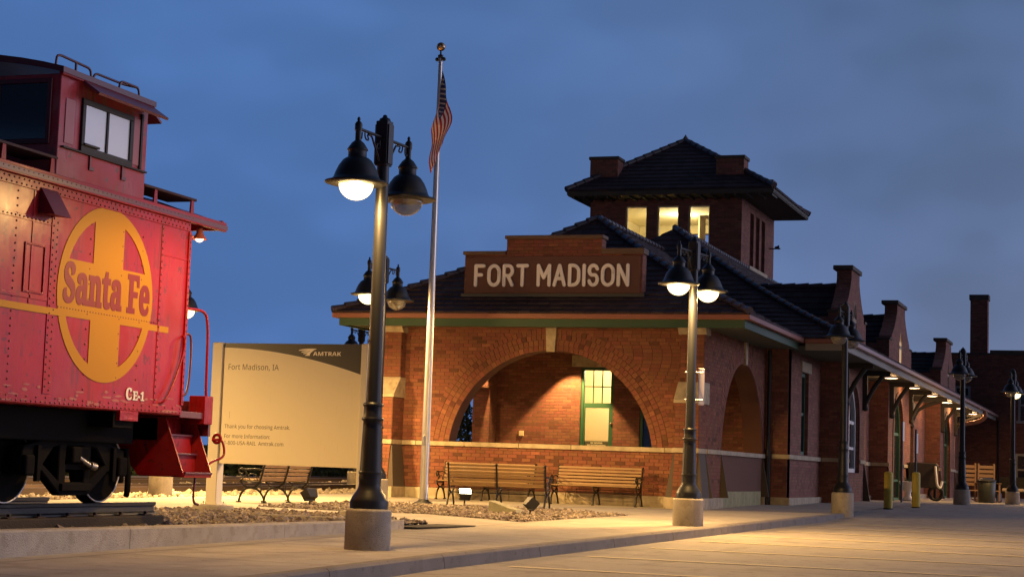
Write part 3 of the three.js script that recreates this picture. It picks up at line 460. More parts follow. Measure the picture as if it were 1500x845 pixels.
const slopes = [
  ['porch_roof', (d, s) => [s, PZ - d], PH, d => [PX0 + d, PX1 - d]],
  ['porch_roof', (d, s) => [PX1 - d, -s], PH, d => [-PZ + d, -MZ + d]],
  ['porch_roof', (d, s) => [PX0 + d, -s], PH, d => [-PZ + d, -MZ + d]],
  ['main_roof', (d, s) => [s, MZ - d], MH, d => [MX0 + d, MX1 - d]],
  ['main_roof', (d, s) => [MX1 - d, -s], MH, d => [-MZ + d, -ZB]],
  ['main_roof', (d, s) => [MX0 + d, -s], MH, d => [-MZ + d, -ZB]],
];
slopes.forEach(([n, P, D, range], i) => {
  const base = part(n, deck(P, D, range), K.tileBase);
  if (i !== 5 && i !== 2) M('roof_tiles', slope(n, P, D, range), K.tile, base, 'stuff');
});
// cross gables behind the shaped gable walls
bays.forEach(([a, b], i) => { const mid = (a + b) / 2, half = (b - a) / 2 - 0.1, ry = [6.72, 6.78, 6.62][i], k = (ry - 4.9) / half; const pos = [], col = [], rows = 9, xa = -3, xb = BX - 0.46; const base = [];
  for (const s of [1, -1]) for (let r = 0; r < rows; r++) { const t0 = r / rows, t1 = (r + 1.08) / rows, z0 = -mid + s * half * (1 - t0), z1 = -mid + s * half * (1 - t1), y0 = 4.9 + (ry - 4.9) * t0, y1 = 4.9 + (ry - 4.9) * Math.min(1, t1);
    for (let x = xa; x < xb; x += 0.27) { const x1 = Math.min(x + 0.262, xb); const A = [x, y0 + 0.05, z0], B = [x1, y0 + 0.05, z0], Cc = [x1, y1 + 0.012, z1], D = [x, y1 + 0.012, z1], A2 = [x, y0 - 0.03, z0], B2 = [x1, y0 - 0.03, z0]; const quad = (p, q, u, v) => pos.push(...p, ...q, ...u, ...p, ...u, ...v); quad(A, B, Cc, D); quad(A2, B2, B, A); const kk = rr(0.75, 1.25); for (let j = 0; j < 12; j++) col.push(0.046 * kk, 0.031 * kk, 0.034 * kk); } }
  const g = new THREE.BufferGeometry(); g.setAttribute('position', new THREE.Float32BufferAttribute(pos, 3)); g.setAttribute('color', new THREE.Float32BufferAttribute(col, 3)); g.computeVertexNormals();
  const cr = part('cross_gable_roof', extr(shape([[-half, 4.85], [half, 4.85], [0, ry - 0.03]]), xb - xa).rotateY(Math.PI / 2).translate(xa, 0, -mid), K.tileBase); M('roof_tiles', uvm(g), K.tile, cr, 'stuff');
  for (let x = xa + 0.3; x < xb; x += 0.42) part('ridge_tile', mg([rod([x, ry + 0.0, -mid], [x + 0.42, ry + 0.02, -mid], 0.085, 0.1, 8)]), K.ridge, cr);
});
// hip and ridge tiles
function hips(p, q, parent, step = 0.36, r = 0.08) { const L = p.distanceTo(q), n = Math.round(L / step); const onRoof = t => p.clone().lerp(q, t); for (let i = 0; i < n; i++) part('ridge_tile', rod(onRoof(i / n), onRoof((i + 1.12) / n), r * 1.14, r * 0.9, 8), K.ridge, parent); }
const roofParts = depot.children.filter(o => o.name === 'porch_roof' || o.name === 'main_roof');
const hipLine = (x0, z0, sx, sz, D, parent) => { const n = Math.round(D * 1.5 / 0.36); for (let i = 0; i < n; i++) { const d0 = D * i / n, d1 = D * (i + 1.15) / n; part('ridge_tile', rod([x0 + sx * d0, prof(d0) + 0.075, z0 + sz * d0], [x0 + sx * d1, prof(Math.min(d1, D)) + 0.045, z0 + sz * d1], 0.095, 0.07, 8), K.ridge, parent); } };
hipLine(PX1, PZ, -1, -1, PH, roofParts[0]); hipLine(PX0, PZ, 1, -1, PH, roofParts[0]); hipLine(MX1, MZ, -1, -1, MH, roofParts[3]);
hips(V(RXC, prof(PH) + 0.05, PZ - PH), V(RXC, prof(PH) + 0.05, MZ - PH + 0.3), roofParts[1]);
hips(V(RXC, prof(MH) + 0.05, MZ - MH), V(RXC, prof(MH) + 0.05, -31), roofParts[4]);
// ---- name board parapet over the front eave, with raised letters
const board = part('name_parapet', uvm(extr(shape([[-6.14, 4.7], [-1.62, 4.7], [-1.62, 5.98], [-2.64, 5.98], [-2.64, 6.36], [-5.06, 6.36], [-5.06, 5.98], [-6.14, 5.98]]), 0.34).translate(0, 0, -0.36)), mat([0.92, 0.82, 0.8], 0.92, 0, { map: rep(brickMap, 0.5), bumpMap: rep(brickBump, 0.5), bumpScale: 0.008 }));
part('coping', uvm(mg([rbox(-6.18, -5.064, 5.984, 6.07, -0.42, 0.05, 0.015), rbox(-2.636, -1.58, 5.984, 6.12, -0.42, 0.05, 0.015), rbox(-5.10, -2.60, 6.364, 6.45, -0.42, 0.05, 0.015)])), mat([0.13, 0.085, 0.06], 0.85), board);
part('flashing', box(-6.2, -1.56, 4.95, 5.03, -0.02, 0.03), mat([0.05, 0.05, 0.045], 0.6), board);
part('name_panel', rbox(-6.1, -1.66, 5.045, 5.94, -0.03, 0.012, 0.01), mat([0.115, 0.052, 0.042], 0.8, 0, { bumpMap: rep(grainBump, 2), bumpScale: 0.003 }), board);
function strokeShape(pts, w) { // outline of a rounded pen stroke
  const L = [], R = [], n = pts.length, h = w / 2; const dir = i => { const a = pts[Math.max(0, i - 1)], b = pts[Math.min(n - 1, i + 1)]; const l = Math.hypot(b[0] - a[0], b[1] - a[1]); return [(b[0] - a[0]) / l, (b[1] - a[1]) / l]; };
  for (let i = 0; i < n; i++) { const [dx, dy] = dir(i); L.push([pts[i][0] - dy * h, pts[i][1] + dx * h]); R.push([pts[i][0] + dy * h, pts[i][1] - dx * h]); }
  const cap = (c, d, s) => { const o = [], a0 = Math.atan2(d[0], -d[1]); for (let k = 1; k < 6; k++) { const a = a0 - Math.PI * k / 6; o.push([c[0] + Math.cos(a) * h * s, c[1] + Math.sin(a) * h * s]); } return o; };
  return [...L, ...cap(pts[n - 1], dir(n - 1), 1), ...R.reverse(), ...cap(pts[0], dir(0).map(v => -v), 1)];
}
const arc = (cx, cy, rx, ry, a0, a1, n = 14) => Array.from({ length: n + 1 }, (_, i) => { const a = (a0 + (a1 - a0) * i / n) * DEG; return [cx + rx * Math.cos(a), cy + ry * Math.sin(a)]; });
const LH = 0.47, GL = { // pen strokes in a box of height 1 (times LH), x in the same unit
  F: [0.5, [[[0, 0], [0, 1]], [[0, 1], [0.48, 1]], [[0, 0.53], [0.34, 0.53]]]],
  O: [0.62, [[...arc(0.31, 0.66, 0.31, 0.34, 0, 180), ...arc(0.31, 0.34, 0.31, 0.34, 180, 360), [0.62, 0.66]]]],
  R: [0.52, [[[0, 0], [0, 1]], [[0, 1], [0.25, 1], ...arc(0.25, 0.74, 0.25, 0.26, 90, -90), [0, 0.48]], [[0.24, 0.48], [0.5, 0]]]],
  T: [0.56, [[[0, 1], [0.56, 1]], [[0.28, 1], [0.28, 0]]]],
  M: [0.66, [[[0, 0], [0, 1], [0.33, 0.38], [0.66, 1], [0.66, 0]]]],
  A: [0.60, [[[0, 0], [0.30, 1], [0.60, 0]], [[0.12, 0.33], [0.48, 0.33]]]],
  D: [0.54, [[[0, 0], [0, 1]], [[0, 1], [0.2, 1], ...arc(0.2, 0.66, 0.34, 0.34, 90, 0), ...arc(0.2, 0.34, 0.34, 0.34, 0, -90), [0, 0]]]],
  I: [0.0, [[[0, 0], [0, 1]]]],
  S: [0.48, [[...arc(0.24, 0.74, 0.24, 0.26, 20, 180), ...arc(0.24, 0.74, 0.24, 0.26, 190, 240, 4), ...arc(0.24, 0.27, 0.24, 0.27, 60, 0, 6), ...arc(0.24, 0.27, 0.24, 0.27, -10, -165)]]],
  N: [0.54, [[[0, 0], [0, 1], [0.54, 0], [0.54, 1]]]],
};
{ const word = 'FORT MADISON', letterMat = mat([0.82, 0.80, 0.80], 0.6); const adv = [...word].map(c => c === ' ' ? 0.38 : GL[c][0] + 0.31); const total = adv.reduce((a, b) => a + b, 0) - 0.31; const sc = (3.94 - 0.08) / total; let x = -5.865 + 0.04;
  [...word].forEach((c, i) => { if (c !== ' ') { const gs = []; for (const st of GL[c][1]) { const segs = st.length > 5 ? [st] : st.slice(1).map((p, k) => [st[k], p]); for (const sg of segs) gs.push(extr(shape(strokeShape(sg.map(([u, v]) => [x + u * sc, 5.235 + v * LH]), 0.078)), 0.035, 0.004)); } gs.forEach((g, k) => g.translate(0, 0, 0.013 + k * 0.0007)); const m = part('letter', mg(gs), letterMat, board); m.userData.label = 'letter ' + c + ' of the station name'; } x += adv[i] * sc; });
}
// ---- tower, hollow, with a lit room
const TX0 = -9.68, TX1 = -3.98, TZ = -22, TZ1 = -28, TT = 10.75;
const tw3 = [[-8.32, -7.51], [-7.13, -6.32], [-5.96, -5.16]];
part('tower_wall', uvm(extr(shape(rect(TX0, TX1, 5, TT), tw3.map(([a, b]) => rect(a, b, 8.2, 10.5))), 0.3).translate(0, 0, TZ - 0.3)), K.brickFar);
const tsw = [[23.5, 24.15], [24.55, 25.2], [25.6, 26.25]];
part('tower_wall', uvm(faceX(extr(shape(rect(22.304, 27.696, 5, TT), tsw.map(([a, b]) => rect(a, b, 8.45, 10.42))), 0.3), TX1 - 0.3)), K.brickFar);
part('tower_wall', uvm(extr(shape(rect(TX0, TX1, 5, TT), [rect(-7.75, -6.1, 8.5, 10.22)]), 0.3).translate(0, 0, TZ1)), K.brickFar);
part('tower_wall', uvm(box(TX0, TX0 + 0.3, 5, TT, TZ1 + 0.304, TZ - 0.304)), K.brickFar);
part('tower_lining', mg([box(TX0 + 0.302, TX0 + 0.34, 7.6, TT - 0.05, TZ1 + 0.304, TZ - 0.304), box(TX0 + 0.35, -7.76, 7.6, TT - 0.05, TZ1 + 0.302, TZ1 + 0.34), box(-6.09, TX1 - 0.35, 7.6, TT - 0.05, TZ1 + 0.302, TZ1 + 0.34), box(-7.76, -6.09, 10.23, TT - 0.05, TZ1 + 0.303, TZ1 + 0.341), box(TX0 + 0.35, TX1 - 0.35, TT - 0.2, TT - 0.16, TZ1 + 0.35, TZ - 0.35), box(TX0 + 0.35, TX1 - 0.35, 7.5, 7.55, TZ1 + 0.35, TZ - 0.35), box(-6.24, -6.2, 7.6, TT - 0.21, TZ1 + 2.2, TZ1 + 3.2)]), K.wallIn);
part('window_mullion', box(-6.95, -6.86, 8.5, 10.22, TZ1 + 0.1, TZ1 + 0.2), K.white);
tw3.forEach(([a, b]) => { const w = part('tower_window', mg([box(a, a + 0.05, 8.2, 10.5, TZ - 0.2, TZ - 0.1), box(b - 0.05, b, 8.2, 10.5, TZ - 0.2, TZ - 0.1), box(a + 0.05, b - 0.05, 10.45, 10.5, TZ - 0.2, TZ - 0.1)]), K.cream); part('pane', box(a + 0.05, b - 0.05, 8.2, 10.45, TZ - 0.155, TZ - 0.149), K.pane, w); });
tsw.forEach(([a, b]) => { const w = part('tower_window', mg([box(TX1 - 0.2, TX1 - 0.1, 8.45, 10.42, -a - 0.06, -a), box(TX1 - 0.2, TX1 - 0.1, 8.45, 10.42, -b, -b + 0.06)]), K.redDark); part('pane', box(TX1 - 0.16, TX1 - 0.154, 8.45, 10.42, -b + 0.06, -a - 0.06), K.glass, w); });
part('window_sill', uvm(rbox(TX1 - 0.05, TX1 + 0.08, 8.3, 8.44, -26.5, -23.25, 0.015)), K.stone);
const tLamp = part('ceiling_lamp', new THREE.SphereGeometry(0.15, 16, 10).translate(-6.8, 10.0, -24.6), glow([1, 0.85, 0.55], 4)); depot.add(bulb([-6.8, 10.0, -24.6], new THREE.Color().setRGB(1, 0.86, 0.5), 16, 7));
{ // tower eaves and pyramid roof
  const x0 = -10.3, x1 = -2.62, z0 = -20.95, z1 = -28.1, ey = 10.95, ap = [-6.85, 13.45, -24.9], rows = 13; part('tower_soffit', mg([box(x0 + 0.05, x1 - 0.05, ey - 0.19, ey - 0.15, z1 + 0.05, z0 - 0.05), box(x0 + 0.02, x1 - 0.02, ey - 0.15, ey - 0.03, z0 - 0.08, z0 - 0.03), box(x1 - 0.08, x1 - 0.03, ey - 0.151, ey - 0.031, z1 + 0.03, z0 - 0.08)]), mat([0.06, 0.055, 0.04], 0.8));
  for (let i = 0; i < 18; i++) part('rafter_tail', box(x0 + 0.2 + i * 0.43, x0 + 0.28 + i * 0.43, ey - 0.27, ey - 0.19, -22.0, z0 - 0.1), mat([0.05, 0.045, 0.035], 0.8));
  const pos = [], col = []; const cor = [[x0, z0], [x1, z0], [x1, z1], [x0, z1]]; const lv = t => { const tt = t * (0.92 + 0.08 * t); return cor.map(([x, z]) => [x + (ap[0] - x) * t, ey + (ap[1] - ey) * (tt), z + (ap[2] - z) * t]); };
  for (let r = 0; r < rows; r++) { const A = lv(r / rows), B = lv(Math.min(1, (r + 1.06) / rows)); for (let f = 0; f < 4; f++) { const a = A[f], b = A[(f + 1) % 4], c = B[(f + 1) % 4], d = B[f]; const n = Math.max(1, Math.round(Math.hypot(b[0] - a[0], b[2] - a[2]) / 0.3)); for (let i = 0; i < n; i++) { const L = (p, q, t) => p.map((v, k) => v + (q[k] - v) * t); const up = (p, h) => [p[0], p[1] + h, p[2]]; const p0 = up(L(a, b, (i + 0.012) / n), 0.06), p1 = up(L(a, b, (i + 0.988) / n), 0.06), q0 = up(L(d, c, (i + 0.012) / n), 0.012), q1 = up(L(d, c, (i + 0.988) / n), 0.012); pos.push(...p0, ...p1, ...q1, ...p0, ...q1, ...q0, ...up(p0, -0.08), ...up(p1, -0.08), ...p1, ...up(p0, -0.08), ...p1, ...p0); const k = rr(0.75, 1.2); for (let m = 0; m < 12; m++) col.push(0.046 * k, 0.032 * k, 0.036 * k); } } }
  const g = new THREE.BufferGeometry(); g.setAttribute('position', new THREE.Float32BufferAttribute(pos, 3)); g.setAttribute('color', new THREE.Float32BufferAttribute(col, 3)); g.computeVertexNormals();
  const rp = []; const cz = cor.map(([x, z]) => [x, ey - 0.03, z]); for (let f = 0; f < 4; f++) rp.push(...cz[f], ...cz[(f + 1) % 4], ap[0], ap[1] - 0.06, ap[2]); const rb = new THREE.BufferGeometry(); rb.setAttribute('position', new THREE.Float32BufferAttribute(rp, 3)); rb.computeVertexNormals();
  const tr = part('tower_roof', rb, K.tileBase); M('roof_tiles', uvm(g), K.tile, tr, 'stuff'); part('finial_tile', new THREE.ConeGeometry(0.2, 0.3, 8).translate(ap[0], ap[1] + 0.08, ap[2]), K.ridge, tr);
  for (let f = 0; f < 4; f++) { const p = V(cor[f][0], ey + 0.05, cor[f][1]), q = V(...ap); const L = p.distanceTo(q), n = 14; for (let i = 0; i < n; i++) part('ridge_tile', rod(p.clone().lerp(q, i / n), p.clone().lerp(q, (i + 1.1) / n), 0.12, 0.09, 8), K.ridge, tr); }
  for (const [a, b, c, d, h] of [[TX0 - 0.04, TX0 + 1.02, -22.75, -21.97, 12.25], [TX1 - 0.98, TX1 + 0.04, -22.75, -21.97, 12.18], [TX1 - 0.6, TX1 + 0.03, -28.03, -27.3, 12.15], [TX0 - 0.03, TX0 + 0.6, -28.03, -27.3, 12.15]]) { const cp = part('corner_pier', uvm(box(a, b, 10.9, h, c, d)), K.brickFar); part('pier_cap', uvm(rbox(a - 0.05, b + 0.05, h, h + 0.12, c - 0.05, d + 0.05, 0.02)), K.darkStone, cp); }
  part('horn_speaker', mg([rod([TX1, 9.55, -27.2], [TX1 + 0.42, 9.55, -27.2], 0.025), lathe([[0.03, 0], [0.05, 0.08], [0.09, 0.16]], 14).rotateZ(-Math.PI / 2).translate(TX1 + 0.2, 9.6, -27.2)]), K.black);
}
// ---- canopy fittings
const bkt = mat([0.035, 0.03, 0.022], 0.7);
for (const z of [12.5, 16.3, 22.8, 28.4, 34, 40, 45.8, 51]) { const wx = z > 12 && z < 17 || z > 22 && z < 29 || z > 39 && z < 46.5 ? BX : RX; part('canopy_bracket', mg([rbox(wx, wx + 0.14, 3.1, 4.2, -z - 0.07, -z + 0.07, 0.01), rbox(wx, MX1 - 0.3, 4.08, 4.236, -z - 0.069, -z + 0.069, 0.01), pipe([[wx + 0.08, 3.2, -z], [wx + 0.35, 3.72, -z], [MX1 - 0.5, 4.12, -z]], 0.075, 12, 6), new THREE.SphereGeometry(0.1, 8, 6).translate(wx + 0.08, 3.06, -z)]), bkt); }
for (const [x, z] of [[1.75, -19.3], [1.75, -25.6], [1.75, -31.6], [1.75, -37.5], [1.75, -43.5], [1.75, -50]]) { const l = part('canopy_light', new THREE.CylinderGeometry(0.24, 0.2, 0.05, 24).translate(x, 4.205, z), glow([1, 0.62, 0.38], 3.2)); part('light_rim', new THREE.TorusGeometry(0.245, 0.025, 8, 24).rotateX(Math.PI / 2).translate(x, 4.215, z), K.rust, l); depot.add(bulb([x, 4.14, z], new THREE.Color().setRGB(1, 0.55, 0.24), z < -30 ? 14 : 5, 9)); }
part('leader_pipe', pipe([[MX1 - 0.05, 4.36, -49.7], [MX1 - 0.05, 4.05, -49.7], [MX1 - 0.3, 3.85, -49.7], [1.2, 3.62, -49.6], [RX + 0.1, 3.4, -49.5]], 0.11, 30, 10), mat([0.36, 0.15, 0.08], 0.5));
part('wing_pilaster', uvm(mg([box(RX, RX + 0.16, 0.1, 4.2, -47.6, -46.5), box(RX, RX + 0.16, 0.1, 4.2, -51.4, -50.2), box(RX, RX + 0.16, 0.1, 4.2, -56.6, -55.2)])), mat([0.42, 0.30, 0.24], 0.9));
// ---------------------------------------------------------------- twin-headed street lamps
const LG = {
  base: uvm(lathe([[0, -0.4], [0.262, -0.4], [0.258, 0.43], [0.248, 0.455], [0.21, 0.462], [0, 0.462]], 32)),
  skirt: lathe([[0.215, 0.462], [0.218, 0.54], [0.205, 0.565], [0.19, 0.60], [0.15, 0.655], [0.128, 0.70], [0.124, 0.74], [0.128, 0.80], [0.124, 0.845], [0.132, 0.855], [0.132, 0.875], [0.122, 0.885], [0.105, 1.38], [0.103, 1.44], [0.122, 1.45], [0.122, 1.475], [0.104, 1.485], [0.102, 1.60], [0.114, 1.61], [0.114, 1.635], [0.084, 1.65]], 28),
  pole: rod([0, 1.6, 0], [0, 4.62, 0], 0.084, 0.07, 20),
  top: mg([rbox(-0.075, 0.075, 4.34, 4.86, -0.075, 0.075, 0.012), rbox(0.076, 0.092, 4.36, 4.82, -0.06, 0.06, 0.006), rbox(-0.092, -0.076, 4.36, 4.82, -0.06, 0.06, 0.006), lathe([[0.07, 4.86], [0.06, 4.89], [0.03, 4.905], [0.022, 4.93], [0, 4.94]], 14)]),
  bell: lathe([[0.196, 0.006], [0.30, -0.002], [0.348, 0.012], [0.352, 0.028], [0.33, 0.034], [0.275, 0.05], [0.252, 0.085], [0.238, 0.13], [0.205, 0.205], [0.16, 0.27], [0.126, 0.295], [0.104, 0.305], [0.103, 0.375], [0.116, 0.382], [0.116, 0.394], [0.10, 0.42], [0.07, 0.465], [0.04, 0.49], [0.033, 0.50], [0.033, 0.60], [0.042, 0.61], [0.042, 0.68], [0.03, 0.70], [0.014, 0.715], [0.02, 0.735], [0.012, 0.755], [0, 0.765]], 36),
  globe: new THREE.SphereGeometry(0.192, 28, 14, 0, Math.PI * 2, Math.PI / 2, Math.PI / 2).scale(1, 0.92, 1),
  cap: new THREE.CircleGeometry(0.19, 28).rotateX(Math.PI / 2).translate(0, 0.004, 0),
};
const armGeo = s => mg([rod([0, 4.665, s * 0.07], [0, 4.665, s * 0.61], 0.018, 0.018, 10), pipe([[0, 4.38, s * 0.09], [0, 4.44, s * 0.14], [0, 4.56, s * 0.24], [0, 4.63, s * 0.30], [0, 4.64, s * 0.38]], 0.013, 20, 6), pipe([[0, 4.63, s * 0.40], [0, 4.58, s * 0.37], [0, 4.575, s * 0.42], [0, 4.60, s * 0.45], [0, 4.645, s * 0.46]], 0.010, 16, 6), pipe([[0, 4.62, s * 0.10], [0, 4.54, s * 0.10], [0, 4.52, s * 0.15], [0, 4.56, s * 0.17], [0, 4.58, s * 0.13]], 0.010, 16, 6), pipe([[0, 4.64, s * 0.52], [0, 4.57, s * 0.53], [0, 4.55, s * 0.57], [0, 4.58, s * 0.575]], 0.009, 14, 6)]);
LG.armF = armGeo(1); LG.armB = armGeo(-1);
const litGlobe = glow([1, 0.76, 0.36], 3.4), offGlobe = phys([0.55, 0.52, 0.45], 0.16, { transmission: 0.75, thickness: 0, clearcoat: 0.6 }), backMat = mat([0.30, 0.28, 0.24], 0.5);
function streetLamp(x, y, z, front, back, label, sc = 1, power = 100) { // front head towards +z, back head towards -z; 1 = lit
  const t = thing('street_lamp', label, 'street lamp', [x, y, z], sc === 1.001 ? -0.19 : -0.08, 'black twin street lamps'); t.scale.setScalar(sc);
  M('footing', LG.base, K.footing, t); M('cast_base', LG.skirt, K.lampPaint, t); M('pole', LG.pole, K.lampPaint, t); M('pole_top', LG.top, K.lampPaint, t);
  for (const [s, on] of [[1, front], [-1, back]]) {
    const a = M('scroll_arm', s > 0 ? LG.armF : LG.armB, K.lampPaint, t); const sh = M('bell_shade', LG.bell, K.lampPaint, t); sh.position.set(0, 4.035, s * 0.61);
    const g = M('globe', LG.globe, on ? litGlobe : offGlobe, sh); if (on) g.userData.label = 'glowing warm globe'; else { g.userData.label = 'unlit clear globe'; M('reflector', LG.cap, backMat, sh); }
    if (on) { const l = downLight([0, 3.99, s * 0.61], SODIUM, power); const gl = bulb([0, 3.985, s * 0.61], SODIUM, power * 0.13, 4); t.add(l, l.target, gl); }
  }
  return t;
}
const lampA = streetLamp(1.39, -0.14, 22.36, 1, 0, 'black twin lamp in front of the white station sign, one bell glowing', 1, 46);
streetLamp(-6.02, gy(5.22), 5.22, 1, 0, 'black twin lamp by the left buttress of the porch, one bell glowing', 1.09, 150);
const lampC = streetLamp(2.30, gy(11), 11.0, 1, 1, 'black twin lamp before the right buttress with both bells glowing', 1.001, 115);
streetLamp(2.98, 0.05, -1.4, 0, 0, 'unlit black twin lamp between the lit lamp and the yellow bollards', 1.0);
streetLamp(4.25, 0.15, -17.2, 0, 0, 'unlit black twin lamp beside the stacked outdoor chairs', 1.0);
streetLamp(5.15, 0.10, -27.0, 0, 1, 'lit black twin lamp in front of the far brick building', 1.0, 70);
streetLamp(-10.35, gy(6.8), 6.8, 1, 1, 'lit black twin lamp seen just beyond the end steps of the red railway car', 1.0, 230);
streetLamp(-12.6, gy(-8.4), -8.4, 1, 1, 'black twin lamp far down the track side, seen above the white sign', 1.0);
streetLamp(-9.4, gy(21.5), 21.5, 1, 1, 'lit black twin lamp hidden behind the body of the red railway car', 1.0, 150);
{ // pennant-like plate strapped to the lit lamp
  const p = M('pole_sign', rbox(0.16, 0.30, 2.05, 2.68, -0.012, 0.012, 0.012), mat([0.42, 0.38, 0.40], 0.6), lampC); p.rotation.y = 1.15; M('bracket', mg([rod([-0.1, 2.13, 0], [0.2, 2.13, 0], 0.012), rod([-0.1, 2.6, 0], [0.2, 2.6, 0], 0.012), new THREE.SphereGeometry(0.018, 8, 6).translate(-0.1, 2.13, 0), new THREE.SphereGeometry(0.018, 8, 6).translate(-0.1, 2.6, 0)]), K.steel, lampC).rotation.y = 0.3;
}
// ---------------------------------------------------------------- flagpole and flag
{
  const x = -4.97, z = 5.0, y = gy(5), H = 9.72; const t = thing('flagpole', 'tall tapered metal flagpole with a ball on top, standing in the pebble bed', 'flagpole', [x, y, z]);
  M('pole', rod([0, 0, 0], [0, H, 0], 0.095, 0.042, 20), mat([0.46, 0.45, 0.43], 0.3, 0.75, { bumpMap: rep(grainBump, 2), bumpScale: 0.001 }), t);
  M('base_collar', lathe([[0, 0], [0.2, 0], [0.2, 0.03], [0.12, 0.06], [0.1, 0.1], [0, 0.1]], 20), K.black, t);
  M('footing', uvm(lathe([[0, -0.2], [0.55, -0.2], [0.55, 0.012], [0, 0.013]], 32)), K.footing, t);
  M('truck', mg([lathe([[0.045, H], [0.06, H + 0.03], [0.06, H + 0.07], [0.02, H + 0.09], [0.015, H + 0.2], [0, H + 0.2]], 14), new THREE.SphereGeometry(0.045, 10, 8).translate(0.08, H - 0.02, 0), new THREE.SphereGeometry(0.045, 10, 8).translate(-0.08, H - 0.02, 0)]), K.iron, t);
  M('ball', new THREE.SphereGeometry(0.098, 20, 14).translate(0, H + 0.26, 0), mat([0.35, 0.22, 0.12], 0.25, 0.9), t);
  M('halyard', mg([rod([0.10, 1.3, 0.03], [0.07, H - 0.05, 0.03], 0.006, 0.006, 5)]), K.white, t); M('cleat', rbox(-0.02, 0.02, 1.25, 1.45, 0.09, 0.14, 0.008), K.steel, t);
  const cv = document.createElement('canvas'); cv.width = 512; cv.height = 270; const c = cv.getContext('2d');
  for (let i = 0; i < 13; i++) { c.fillStyle = i % 2 ? '#d9cdc6' : '#a01a20'; c.fillRect(0, i * 270 / 13, 512, 270 / 13 + 1); } c.fillStyle = '#1a2350'; c.fillRect(0, 0, 205, 7 * 270 / 13); c.fillStyle = '#e8e6e0';
  for (let r = 0; r < 9; r++) for (let k = 0; k < (r % 2 ? 5 : 6); k++) { const sx = 17 + k * 34 + (r % 2 ? 17 : 0), sy = 14 + r * 14.6; c.beginPath(); for (let q = 0; q < 10; q++) { const a = -Math.PI / 2 + q * Math.PI / 5, rad = q % 2 ? 2.8 : 7; c.lineTo(sx + rad * Math.cos(a), sy + rad * Math.sin(a)); } c.fill(); }
  const ft = new THREE.CanvasTexture(cv); ft.colorSpace = THREE.SRGBColorSpace;
  const N = 44, Mv = 22, pos = [], uv = [], idx = []; const bx = 0.943, bz = -0.33; // hangs limp: the fly falls in folds beside the pole
  for (let i = 0; i <= N; i++) for (let j = 0; j <= Mv; j++) {
    const u = i / N, v = j / Mv; const top = H - 0.30 - v * 0.95;
    const drop = u * 1.62 * (1 - 0.14 * v) - Math.max(0, v - 0.4) * u * 0.10; const yy = top - drop;
    const lev = H - yy; const wv = Math.sin(u * 11 + v * 2.2) * 0.05 + Math.sin(u * 5 - v * 5) * 0.03; const bulge = Math.exp(-Math.pow((lev - 1.35) / 0.42, 2));
    const lat = 0.02 + (0.42 - v) * 0.26 * Math.min(1, 0.35 + u * 2.5) + (1 - v) * Math.min(1, u * 2) * 0.17 * bulge + wv * 0.4, dep = 0.13 + Math.sin(u * 9 + v * 7) * 0.06 * Math.min(1, u * 4) + (0.5 - v) * 0.06;
    pos.push(lat * bx + dep * 0.33, yy, lat * bz + dep * 0.943); uv.push(u, 1 - v);
  }
  for (let i = 0; i < N; i++) for (let j = 0; j < Mv; j++) { const p = i * (Mv + 1) + j; idx.push(p, p + 1, p + Mv + 1, p + 1, p + Mv + 2, p + Mv + 1); }
  const g = new THREE.BufferGeometry(); g.setAttribute('position', new THREE.Float32BufferAttribute(pos, 3)); g.setAttribute('uv', new THREE.Float32BufferAttribute(uv, 2)); g.setIndex(idx); g.computeVertexNormals();
  const f = M('flag', g, new THREE.MeshPhysicalMaterial({ map: ft, roughness: 0.95, side: THREE.DoubleSide, transmission: 0.0 })); f.position.set(x, y, z); tag(f, 'limp stars and stripes flag hanging in folds at the pole top', 'flag');
}
